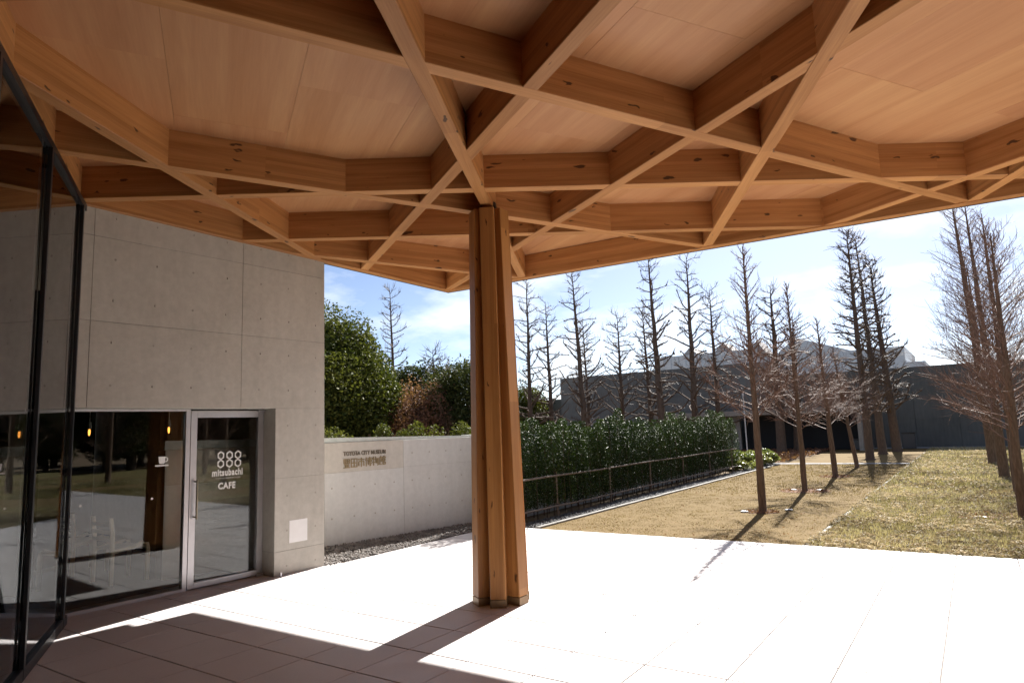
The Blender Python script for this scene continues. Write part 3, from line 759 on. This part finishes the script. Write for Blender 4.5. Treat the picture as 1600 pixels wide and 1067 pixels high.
def redwood(x, y, H, tx, ty, r0, z0, Lmax, nb, style, label, group, name='bare_redwood', seed=0, twigs=10):
    """bare dawn redwood: straight tapering trunk and upswept side branches"""
    g = np.random.default_rng(seed)
    t = thing(name, label, 'tree', (x, y, -.03), 0, group)
    top = np.array([tx-x, ty-y, H])
    m = 12; zz = np.linspace(0, 1, m); path = zz[:, None]*top[None]+np.concatenate([g.normal(0, .012*H/6, (m, 2))*(zz*(1-zz)*3)[:, None], np.zeros((m, 1))], 1)
    rr = r0*(1-zz)**.85+.008; rr[0] *= 1.35
    tk = Tubes(); tk.add(np.concatenate([path[:1]*1.0, path[0:1]+(path[1:2]-path[0:1])*.12, path[1:]]), np.concatenate([rr[:1], [r0*1.03], rr[1:]]), 10)
    tk.build('trunk', M_bark_o if style == 'old' else M_bark_y, t, True)
    def axis(f): return np.array([np.interp(f, zz, path[:, k]) for k in range(3)])
    thick, fine = Tubes(), Tubes()
    az = g.uniform(0, 6.28)
    for k in range(nb):
        f = z0/H+(1-z0/H)*((k+g.uniform(0, .9))/nb)**.92
        if f > .985: continue
        az += 2.4+g.normal(0, .45); base = axis(f); rel = (f-z0/H)/(1-z0/H)
        if style == 'old': L = Lmax*(1-rel*.72)*g.uniform(.5, 1.12); el = R(g.uniform(2, 32)); r1 = .5*r0*(1-f)**.6*g.uniform(.3, .6)+.015
        else: L = Lmax*((1-rel)**.72*.93+.09)*g.uniform(.6, 1.15); el = R(g.uniform(12, 42)+22*rel); r1 = .10*r0*g.uniform(.7, 1.2)*(1-rel*.5)+.0035
        if style == 'young' and x < 0 and rel > .36: L *= g.uniform(.45, .95); r1 = r1*1.25+.04*r0
        d = np.array([math.cos(az)*math.cos(el), math.sin(az)*math.cos(el), math.sin(el)])
        pts = [base]; p = base.copy(); dd = d.copy(); ns = 5
        for q in range(ns):
            dd = unit(dd+g.normal(0, .17 if style == 'old' else .07, 3)+np.array([0, 0, .05 if style == 'old' else .035])); p = p+dd*L/ns; pts.append(p.copy())
        pts = np.array(pts)
        if style == 'old':
            thick.add(pts, np.linspace(r1, r1*.5, ns+1), 5)
            if g.uniform() < .65:   # knobby pollard end
                thick.add(np.array([pts[-1]-dd*.05, pts[-1], pts[-1]+dd*.07]), [r1*.45, r1*1.15, r1*.4], 5)
        else: thick.add(pts, np.linspace(r1, r1*.28, ns+1), 4)
        nt = int(twigs*(((2.6 if x < 0 else 1.5) if rel < .4 else 1.1) if style == 'young' else 1.5)*(.5+L/Lmax))
        for q in range(nt):
            s_ = g.uniform(.18, 1.0); bp = np.array([np.interp(s_*ns, np.arange(ns+1), pts[:, k2]) for k2 in range(3)])
            side = unit(np.cross(dd, g.normal(0, 1, 3))); td = unit(dd*g.uniform(.5, 1.1)+side*g.uniform(.4, 1.0)+np.array([0, 0, .22]))
            tl = L*g.uniform(.16, .42) if style == 'young' else g.uniform(.15, .55)
            mid = bp+td*tl*.5; e = mid+unit(td+np.array([0, 0, .28])+g.normal(0, .16, 3))*tl*.5
            fine.add(np.array([bp, mid, e]), [.0036, .003, .0016] if style == 'young' else [.010, .0075, .004], 3)
            if g.uniform() < .45:
                td2 = unit(td+g.normal(0, .55, 3)); fine.add(np.array([mid, mid+td2*tl*.4]), [.0038, .0018], 3)
    for nm, q in (('branches', thick), ('twigs', fine)):
        o = q.build(nm, (M_bark_o if nm == 'branches' else M_twig_o) if style == 'old' else M_twig, t); o['kind'] = 'stuff'
    return t

def copy_tree(t, loc, rz, label, group, sc=1.0):
    c = t.copy(); COL.objects.link(c); c['group'] = group; c.location = loc; c.rotation_euler = (0, 0, rz); c.scale = (sc, sc, sc); c['label'] = label
    for ch in list(t.children):
        k = ch.copy(); COL.objects.link(k); k.parent = c
    return c
GY, GO, GB, GR = 'young bare redwoods planted along the tan path', 'tall bare redwoods at the far end of the tan path', 'bare redwoods beyond the hedge', 'bare redwoods on the lawn'
# row on the path
redwood(-3.38, 12.83, 5.0, -3.352, 12.83, 0.068, 1.55, 1.32, 85, 'young', 'slim bare redwood nearest the paving on the tan path', GY, seed=1, twigs=8)
redwood(-3.45, 16.85, 4.95, -3.449, 16.85, 0.062, 1.35, 1.36, 90, 'young', 'slim bare redwood with a dark mulch ring, second from the paving', GY, seed=2, twigs=9)
redwood(-3.47, 21.1, 4.6, -3.576, 21.1, 0.076, 1.3, 1.41, 85, 'young', 'slim bare redwood, third from the paving on the tan path', GY, seed=3, twigs=9)
redwood(-3.41, 24.9, 4.1, -3.806, 24.9, 0.068, 1.3, 1.32, 76, 'young', 'shortest slim bare redwood, just before the gravel strip', GY, seed=4, twigs=9)
redwood(-3.52, 29.19, 9.17, -3.52, 29.19, .155, 1.5, 1.5, 88, 'old', 'tall bare redwood just beyond the gravel strip, first of three close trunks', GO, seed=5, twigs=7)
redwood(-3.52, 33.5, 10.06, -3.714, 33.5, .175, 1.6, 1.55, 88, 'old', 'tallest bare redwood, middle of the three close trunks at the path end', GO, seed=6, twigs=7)
redwood(-3.17, 35.81, 9.35, -3.479, 35.81, .21, 1.6, 1.6, 84, 'old', 'thick bare redwood nearest the slate wall at the path end', GO, seed=7, twigs=7)
# row on the lawn
redwood(.45, 13.31, 4.6, .50, 13.31, 0.076, 1.15, 1.53, 84, 'young', 'bare redwood at the right edge, nearest the paving on the lawn', GR, seed=8, twigs=10)
redwood(.55, 17.19, 5.9, .54, 17.19, 0.092, 1.15, 1.78, 95, 'young', 'twiggy bare redwood second along the lawn row', GR, seed=9, twigs=11)
redwood(.43, 21.08, 7.3, .33, 21.08, 0.120, 1.2, 1.94, 102, 'young', 'tall twiggy bare redwood third along the lawn row', GR, seed=10, twigs=11)
redwood(.34, 26.74, 9.0, .06, 26.74, 0.184, 1.3, 2.25, 107, 'young', 'tallest thick bare redwood in the lawn row', GR, seed=11, twigs=10)
rl = redwood(.4, 31.2, 7.4, .3, 31.2, 0.152, 1.3, 1.83, 61, 'young', 'farthest bare redwood of the lawn row before the slate wall', GR, seed=12, twigs=8)
# beyond the hedge
bgt = [(-22.19, 34, -22.06, 11.1, .17, 'old', 'bare redwood close to the right of the timber post, beyond the hedge'),
       (-21.86, 36, -21.97, 9.75, .17, 'old', 'bare redwood with a cut top beside the left end of the slate wall'),
       (-17.84, 33, -18.28, 10.7, .2, 'old', 'tall bare redwood before the left part of the slate wall, above the hedge'),
       (-20.27, 38, -20.42, 8.53, .13, 'old', 'thin bare redwood pressed behind a taller trunk above the hedge'),
       (-16.52, 35, -16.53, 8.09, .15, 'old', 'short bare redwood with a cut top standing alone above the hedge'),
       (-15.64, 37, -15.81, 8.63, .15, 'old', 'slim bare redwood just left of a forked tall trunk'),
       (-13.35, 33, -13.59, 10.7, .22, 'old', 'tall bare redwood with a bare lower trunk, left of the annex roof'),
       (-11.99, 34, -11.84, 10.5, .2, 'old', 'thick knobbly bare redwood above the right end of the hedge'),
       (-11.70, 37, -11.69, 9.2, .17, 'old', 'bare redwood with reddish low twigs behind the hedge end'),
       (-8.23, 35.7, -8.1, 8.6, .24, 'old', 'bare redwood before the dark annex opening, cut at the top'),
       (-7.69, 36.9, -7.4, 7.0, .22, 'old', 'bare redwood close before the dark annex opening, half hidden'),
       (-27.47, 28, -27.85, 10.3, .15, 'old', 'tall thin bare redwood beside the big green tree'),
       (-22.67, 26, -22.82, 5.95, .16, 'old', 'stub topped bare tree among the brown shrubs left of the post')]
for k, (x, y, tx, H_, r0, st, lab) in enumerate(bgt):
    redwood(x, y, H_, tx, y, r0, 1.5, 2.3 if k < 11 else 2.0, 60 if H_ > 8 else 46, st, lab, GB, seed=30+k, twigs=7)
# young redwood with russet leaves behind the low wall
rt_ = redwood(-20.06, 24, 5.2, -20.13, 24, .07, .6, 2.1, 70, 'young', 'low bare tree with reddish twigs behind the low wall, left of the post', GB, seed=60, twigs=8)
# rows on the lawns farther right
for k, (x, y) in enumerate(((9.6, 13.5), (9.6, 17.4), (9.5, 21.3), (9.6, 25.4), (16.6, 12.0), (16.7, 16.2), (16.6, 20.4))):
    copy_tree(rl, (x, y, -.03), k*1.3, ['bare redwood on the second lawn, reflected in the shop window', 'bare redwood on the third lawn, reflected in the shop window'][k > 3], ['redwoods on the second lawn', 'redwoods on the third lawn'][k > 3], .8)

def crown(C, rad, n, seed, lumps=22, zlo=None, fill=0.0):
    """points of an uneven crown: many overlapping clumps"""
    g = np.random.default_rng(seed); C = np.array(C, float); rad = np.array(rad, float); out = []; tone = []
    for k in range(lumps):
        d = unit(g.normal(0, 1, 3)); d[2] = d[2]*.9+.1; q = C+d*rad*g.uniform(.45, .92); r = rad*g.uniform(.22, .42)
        m = int(n/lumps*g.uniform(.6, 1.4)); u = g.normal(0, 1, (m, 3)); u /= np.linalg.norm(u, axis=1, keepdims=True)
        out.append(q+u*r*(g.uniform(0, 1, (m, 1))**.35)); tone.append(np.full(m, g.uniform(.15, .85)))
    if fill:
        m = int(n*fill); u = g.normal(0, 1, (m, 3)); u /= np.linalg.norm(u, axis=1, keepdims=True); out.append(C+u*rad*.86*g.uniform(.2, 1, (m, 1))**.5); tone.append(g.uniform(.1, .6, m))
    P = np.concatenate(out); T = np.concatenate(tone)
    if zlo is not None: s = P[:, 2] > zlo; P, T = P[s], T[s]
    return P, T
def broadleaf(x, y, H_, rad, n, size, mat, label, group, seed, name='evergreen_tree', trunk_r=.2, zlo=.4):
    t = thing(name, label, 'tree', (x, y, -.03), 0, group); g = np.random.default_rng(seed)
    tk = Tubes(); hh = H_*.68; m = 7; zz = np.linspace(0, 1, m)
    tk.add(np.stack([g.normal(0, .06, m)*zz, g.normal(0, .06, m)*zz, zz*hh], 1), trunk_r*(1-.75*zz), 8)
    for k in range(14):
        z = hh*g.uniform(.22, .72); a = g.uniform(0, 6.28); d = np.array([math.cos(a), math.sin(a), .7])
        L = rad[0]*g.uniform(.3, .6); p0 = np.array([0, 0, z]); tk.add(np.array([p0, p0+d*L*.5, p0+d*L*.5+unit(d+g.normal(0, .3, 3))*L*.5]), [trunk_r*.35, trunk_r*.2, .015], 5)
    tk.build('trunk', M_bark_o, t, True)
    P, T = crown((0, 0, H_-rad[2]), rad, n, seed, zlo=zlo, lumps=46, fill=.45)
    leaf_cloud('crown', P, size, mat, t, tone=T); return t
GE = 'evergreen trees behind the low wall'
broadleaf(-23.5, 20.2, 7.0, (3.3, 3.3, 3.5), 70000, .15, M_ever, 'big round leafy green tree between the concrete building and a thin bare redwood', GE, 101, trunk_r=.3)
e2 = broadleaf(-23.6, 25.5, 5.5, (2.3, 2.3, 2.7), 24000, .15, M_ever2, 'dark green tree behind the thin bare redwood, left of the post', GE, 102)
broadleaf(-19.6, 24.8, 5.4, (1.9, 1.9, 2.5), 17000, .14, M_ever2, 'dark green tree close behind the timber post', GE, 103)
broadleaf(-21.2, 23.0, 4.3, (1.8, 1.8, 2.0), 5200, .12, M_russet, 'russet brown leaved tree among the dark evergreens left of the post', GE, 104, name='russet_tree', trunk_r=.1)
broadleaf(-27.0, 40.5, 5.2, (2.2, 2.2, 2.6), 9000, .17, M_ever, 'green tree at the left end of the slate wall', GE, 105)
# shrubs showing above the low wall
for k, (x, y, h_, r_) in enumerate(((-12.6, 10.6, 1.95, .8), (-12.1, 11.9, 1.95, .85), (-11.6, 13.2, 2.0, .8), (-11.3, 14.6, 1.95, .8), (-10.9, 16.0, 2.0, .8), (-13.6, 9.7, 2.0, .9))):
    t = thing('garden_shrub', ['light green shrub above the low wall beside the name', 'light green shrub above the low wall, second from the building', 'light green shrub above the low wall, midway to the post', 'light green shrub above the low wall, close to the post', 'light green shrub hidden behind the timber post', 'light green shrub against the corner of the concrete building'][k], 'shrub', (x, y, 0), 0, 'shrubs behind the low wall')
    tk = Tubes()
    for q in range(7): a = q*.9; tk.add(np.array([[0, 0, 0], [.25*math.cos(a), .25*math.sin(a), h_*.5], [.4*math.cos(a), .4*math.sin(a), h_*.85]]), [.02, .014, .006], 4)
    tk.build('stems', M_bark_y, t)
    P, T = crown((0, 0, h_*.52), (r_, r_, h_*.52), 4200, 200+k, 14); leaf_cloud('foliage', P, .075, M_ever, t, tone=T*.6+.3)
# far dark woodland to the right of the frame: what the shop window mirrors
for k in range(20):
    a = k/19; copy_tree(e2, (34+6*math.sin(k*2.1)+4*a, -14+56*a, -.03), k*1.7, 'dark evergreen tree at the back of the woodland beyond the lawns', 'tall woodland trees', 1.25+.2*math.sin(k*1.3))
for k in range(16):
    a = k/15; copy_tree(e2, (41+3*math.sin(k*1.9), -16+62*a, -.03), k*1.1, 'dark evergreen tree at the back of the woodland beyond the lawns', 'tall woodland trees', 1.5)
for k in range(12):
    a = k/11; copy_tree(e2, (31+3*math.sin(k*1.1), -10+50*a, -.03), k*.9, 'low dark evergreen tree at the front of the woodland beyond the lawns', 'low woodland trees', .8)

# hedge
hedge = thing('hedge', 'clipped dark green glossy hedge running along the path behind a pole rail', 'hedge', (-6.95, 9.8, 0))
pts = []; tn = []
st = Tubes(); y = 9.78
while y < 23.2:
    for row in (-6.88, -7.18):
        xq, yq = row+random.uniform(-.05, .05), y+random.uniform(-.06, .06); top_ = (random.uniform(1.58, 1.86)+max(0, .1*(12.5-y)/2.7)) if random.random() < .86 else random.uniform(1.86, 2.1)
        st.add(np.array([[xq, yq, -.03], [xq+random.uniform(-.05, .05), yq, top_*.5], [xq+random.uniform(-.08, .08), yq+random.uniform(-.08, .08), top_*.97]]), [.012, .009, .004], 4)
        m = 2300 if y < 15 else 1700
        z = top_*rng.uniform(.07, 1, m)**.85; rad = .25*np.clip(1.25-(z/top_)**3*.95, .1, 1)*rng.uniform(.15, 1, m)**.5*np.clip(.6+z*1.6, .6, 1); th = rng.uniform(0, 6.28, m)
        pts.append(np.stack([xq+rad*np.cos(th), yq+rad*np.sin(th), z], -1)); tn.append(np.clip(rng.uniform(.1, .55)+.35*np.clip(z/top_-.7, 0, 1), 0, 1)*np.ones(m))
    y += .3
P = np.concatenate(pts)-np.array([-6.95, 9.8, 0]); st.V = [v-np.array([-6.95, 9.8, 0]) for v in st.V]
st.build('stems', M_bark_o, hedge)
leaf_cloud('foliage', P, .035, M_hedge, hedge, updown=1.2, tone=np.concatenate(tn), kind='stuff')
fence = thing('hedge_rail', 'weathered two rail pole fence along the front of the hedge', 'fence', (-6.70, 9.8, 0))
for y in (9.3, 11.1, 13.35, 15.55, 17.8, 20.0, 22.2):
    MB().tube([(0, y-9.8, -.05), (0, y-9.8, .82)], .02, 8).build('post', M_bamboo, fence)
for z in (.75, .19):
    MB().tube([(.03, -.7+q*1.7, z+.008*math.sin(q*2.2)) for q in range(9)], [.017+.002*(q % 2) for q in range(9)], 8).build('rail', M_bamboo, fence)

# low shrubs at the end of the hedge and ground cover beyond
for k, (x, y, h_) in enumerate(((-6.75, 23.6, .62), (-6.7, 25.0, .6), (-7.5, 24.4, .6), (-6.75, 26.2, .5))):
    t = thing('border_shrub', ['leafy yellow green border shrub right at the hedge end', 'leafy yellow green border shrub, second after the hedge end', 'leafy yellow green border shrub tucked behind the front ones at the hedge end', 'leafy yellow green border shrub nearest the gravel strip'][k], 'shrub', (x, y, 0), 0, 'border shrubs at the hedge end')
    tk = Tubes()
    for q in range(6): a = q*1.05; tk.add(np.array([[0, 0, -.02], [.2*math.cos(a), .2*math.sin(a), h_*.7]]), [.012, .005], 3)
    tk.build('stems', M_bark_y, t)
    P, T = crown((0, 0, h_*.5), (.62, .72, h_*.55), 1500, 300+k, 12, zlo=.02); leaf_cloud('foliage', P, .11, M_shrub, t, tone=T)
N = 9000
P = np.stack([rng.uniform(-13, -6.3, N), rng.uniform(27.4, 38.6, N), rng.uniform(0, .1, N)], -1)
leaf_cloud('ground_cover', P, .12, M_russet, None, .5, 'stuff')
sheet('planting_bed', [(-40, 9.9), (-7.75, 9.9), (-7.75, 24), (-6.3, 24), (-6.3, 26.7), (-40, 26.7)], -.03, M_earth)

# lawn: upright and leaning blades in clumps
def grass(name, n, x0, x1, y0, y1, hmin, hmax, wid):
    P = np.stack([rng.uniform(x0, x1, n), rng.uniform(y0, y1, n)], -1)
    # clumping from a few summed sines, slow patches of straw and green
    c1 = np.sin(P[:, 0]*7.1+2.2*np.sin(P[:, 1]*3.3))*np.sin(P[:, 1]*6.3+1.7*np.sin(P[:, 0]*4.1)); c2 = np.sin(P[:, 0]*1.3+P[:, 1]*.9)+np.sin(P[:, 1]*1.9-P[:, 0]*.7)
    h_ = rng.uniform(hmin, hmax, n)*(1+.45*c1); th = rng.uniform(0, 6.28, n); ln = rng.uniform(.15, 1.3, n)
    d = np.stack([np.cos(th)*ln, np.sin(th)*ln, np.ones(n)], -1); d /= np.linalg.norm(d, axis=1, keepdims=True)
    s = np.stack([-np.sin(th), np.cos(th), np.zeros(n)], -1)*(wid*rng.uniform(.6, 1.4, n))[:, None]
    b = np.concatenate([P, np.full((n, 1), -.016)], 1)
    V = np.stack([b-s, b+s, b+d*h_[:, None]], 1).reshape(-1, 3); F = np.arange(3*n).reshape(-1, 3)
    me = mesh(name, V, F); at = me.attributes.new('tone', 'FLOAT', 'POINT')
    tone = np.clip(.45+.16*c2+.12*c1+rng.normal(0, .24, n), 0, 1); at.data.foreach_set('value', np.repeat(tone, 3).astype(np.float32))
    return link(name, me, M_grass, None, None, 'stuff')
grass('grass', 60000, -2.04, 3.2, 9.62, 18, .03, .085, .005)
grass('grass', 60000, -2.0, 4.5, 18, 38.8, .04, .11, .011)
grass('grass', 30000, 7.2, 11.8, 9.65, 30, .06, .12, .012)
grass('grass', 20000, 14.4, 19, 9.65, 30, .06, .12, .015)
def tuft_cover(n, x0, x1, y0, y1, size, hmax):
    P = np.stack([rng.uniform(x0, x1, n), rng.uniform(y0, y1, n)], -1)
    q = np.sin(P[:, 0]*9.3+1.9*np.sin(P[:, 1]*5.1))*np.sin(P[:, 1]*8.2+2.1*np.sin(P[:, 0]*4.7))
    big_ = np.sin(P[:, 0]*1.7+P[:, 1]*1.1+2*np.sin(P[:, 1]*.6))
    keep = rng.uniform(-1.25, 1, n) < q+.2*big_; P, q, big_ = P[keep], q[keep], big_[keep]; m = len(P)
    z = -.012+hmax*np.clip(.35+.5*q, .05, 1)*rng.uniform(.05, 1, m)
    tone = np.clip(.38+.22*big_+.5*(z/hmax-.35)+rng.normal(0, .15, m), 0, 1)
    return leaf_cloud('ground_cover', np.concatenate([P, z[:, None]], 1), size, M_tuft, None, .45, 'stuff', .3, tone)
M_tuft = leaf_mat('winter ground cover', (.155, .122, .07), (.68, .59, .43), .65, .15, .25, (1.1, 1.02, .8))
tuft_cover(150000, -2.06, 3.2, 9.60, 17, .05, .075)
tuft_cover(90000, -2.0, 4.4, 17, 38.7, .09, .10)
# dormant turf fuzz on the tan path
M_fuzz = leaf_mat('dormant turf blade', (.11, .072, .03), (.31, .22, .108), .7, .2, .25)
_g = M_grass; M_grass = M_fuzz
grass('dormant_turf', 60000, -6.18, -2.06, 9.63, 16, .008, .022, .004)
grass('dormant_turf', 36000, -6.18, -2.06, 16, 26.7, .01, .03, .009)
M_grass = _g
N = 900
leaf_cloud('fallen_leaves', np.stack([rng.uniform(-6.1, -2.1, N), 9.7+17*rng.uniform(0, 1, N)**1.5, rng.uniform(.0, .012, N)], -1), .035, M_russet, None, .15, 'stuff', .4)
# mulch rings and ground lights at the trees
for (x, y, r_) in ((-3.45, 16.85, .55), (.3, 13.3, .75), (.4, 17.2, .6), (-3.4, 12.83, .3), (-3.47, 21.1, .45)):
    k = 26; sheet('mulch_ring', [(x+r_*random.uniform(.8, 1.1)*math.cos(2*math.pi*q/k), y+r_*random.uniform(.8, 1.1)*math.sin(2*math.pi*q/k)) for q in range(k)], -.0065, M_mulch)
    P_ = np.array([x, y, 0])+np.stack([r_*np.sqrt(rng.uniform(0, 1, 260))*np.cos(6.28*np.arange(260)*.618), r_*np.sqrt(rng.uniform(0, 1, 260))*np.sin(6.28*np.arange(260)*.618), rng.uniform(-.004, .02, 260)], -1)
    leaf_cloud('fallen_leaves', P_, .05, M_russet, None, .3, 'stuff', .4)
for k, (x, y, lab) in enumerate(((-3.68, 12.73, 'flush round ground light left of the tree nearest the paving'), (-3.01, 13.2, 'dark round ground light right of the tree nearest the paving'), (-3.72, 16.95, 'round ground light left of the trunk in the mulch ring'), (-3.16, 17.0, 'round ground light right of the trunk in the mulch ring'), (-.09, 13.13, 'round ground light on the lawn by the right edge tree'))):
    t = thing('ground_light', lab, 'light fitting', (x, y, -.012), 0, 'ground lights at the trees')
    MB().tube([(0, 0, -.02), (0, 0, .02)], .075, 18).build('housing', M_black, t); MB().tube([(0, 0, .018), (0, 0, .025)], .058, 18).build('lens', M_alu, t)

# ================================================================== FAR MUSEUM BUILDINGS
far = thing('slate_museum', 'long dark slate clad museum building across the end of the lawns', 'building', (0, 40.3, 0))
def fpanels(x0, x1, z1, y, w, rows_, mat=None):
    x = x0
    while x < x1-.1:
        xe = min(x+w, x1); zs = [0]+rows_+[z1]
        for a, b in zip(zs[:-1], zs[1:]):
            MB().box(x+.008, xe-.008, y-40.3, y-40.3+.1, a+.006-.1*(a == 0), b-.006).build('slate_panel', mat or M_slate, far)
        x = xe
fpanels(-48, -23.9, 3.7, 42.0, 2.6, [1.8], M_slate_haze); fpanels(-10.2, 16, 4.12, 40.35, 1.9, [1.43]); MB().box(-10.19, 16, .1, 9, -.1, 4.10).build('wall', M_slate, far)
fpanels(-23.9, -10.2, 5.08, 40.7, 1.9, [1.6, 3.3], M_slate_haze); MB().box(-23.9, -10.21, .45, 9, -.1, 5.06).build('wall', M_slate, far)
ann = thing('garden_annex', 'low concrete annex with thin flat roof and dark opening before the slate building', 'building', (-10, 38, 0))
MB().box(-5.75, 5.3, -.9, 2.2, 1.93, 2.2).build('roof', M_annex, ann, bevel=.01)
MB().box(-5.7, -.8, -.2, 0, -.1, 1.93).build('wall', M_annex, ann); MB().box(-.8, 5.2, .75, .85, -.1, 1.93).build('recess', M_void, ann)
MB().box(5.1, 5.28, -.8, .7, -.1, 1.93).build('wall', M_annex, ann)
up_ = thing('white_museum_hall', 'pale clad upper museum hall with pointed skylights rising behind the slate wall', 'building', (-14, 60, 0))
MB().box(-10.2, 9.9, 0, 12, -.1, 7.0).build('wall', M_fwhite, up_)
for k in range(12): MB().box(-10.1+k*.72, -10.1+k*.72+.3, -.06, 0, 3.5, 7.85).build('cladding_rib', M_fwhite, up_)
MB().box(-10.25, -1.2, .02, 10, 7.0, 7.9).build('parapet', M_fwhite, up_)
def gable(xc, hw, z0, z1, dep, y=0):
    mb = MB(); mb.v = [(xc-hw, y, z0), (xc+hw, y, z0), (xc, y, z1), (xc-hw, y+dep, z0), (xc+hw, y+dep, z0), (xc, y+dep, z1)]; mb.f = [(0, 1, 2), (3, 5, 4), (0, 2, 5, 3), (1, 4, 5, 2), (0, 3, 4, 1)]
    mb.build('skylight_gable', M_fgable, up_)
gable(-4.2, .9, 7.85, 8.75, 3, .3); gable(-7.3, .8, 7.85, 8.6, 3, .3); gable(-1.2, 1.0, 7.0, 8.6, 3, .2)
mb = MB(); mb.v = [(.2, 0, 7), (6.2, 0, 7), (2.0, 0, 8.5), (.2, 8, 7), (6.2, 8, 7), (2.0, 8, 8.5)]; mb.f = [(0, 1, 2), (3, 5, 4), (0, 2, 5, 3), (1, 4, 5, 2), (0, 3, 4, 1)]; mb.build('glass_roof', M_fwhite, up_)
MB().box(9.9, 11.2, .5, 8, -.1, 5.75).build('wall', M_fwhite, up_)
lp = thing('light_pole', 'thin pale light pole standing between the hedge end and the annex', 'light pole', (-9.6, 34.5, 0))
MB().tube([(0, 0, 0), (0, 0, 2.9)], .03, 8).build('pole', M_fwhite, lp); MB().tube([(0, 0, 2.9), (0, 0, 3.05)], .05, 8).build('lamp_head', M_fwhite, lp)
for x, y, w, h_, lab in ((-4.9, 38.3, 1.0, .5, 'low dark bench box before the annex opening'), (-2.85, 38.6, .55, .75, 'dark planter box against the slate wall right of the thick trunk')):
    t = thing('planter_box', lab, 'planter', (x, y, 0), 0, 'dark boxes before the slate wall')
    MB().box(-w/2, w/2, -.25, .25, 0, h_).build('box', M_dgrey, t, bevel=.02); MB().box(-w/2-.02, w/2+.02, -.27, .27, h_, h_+.04).build('rim', M_black, t)
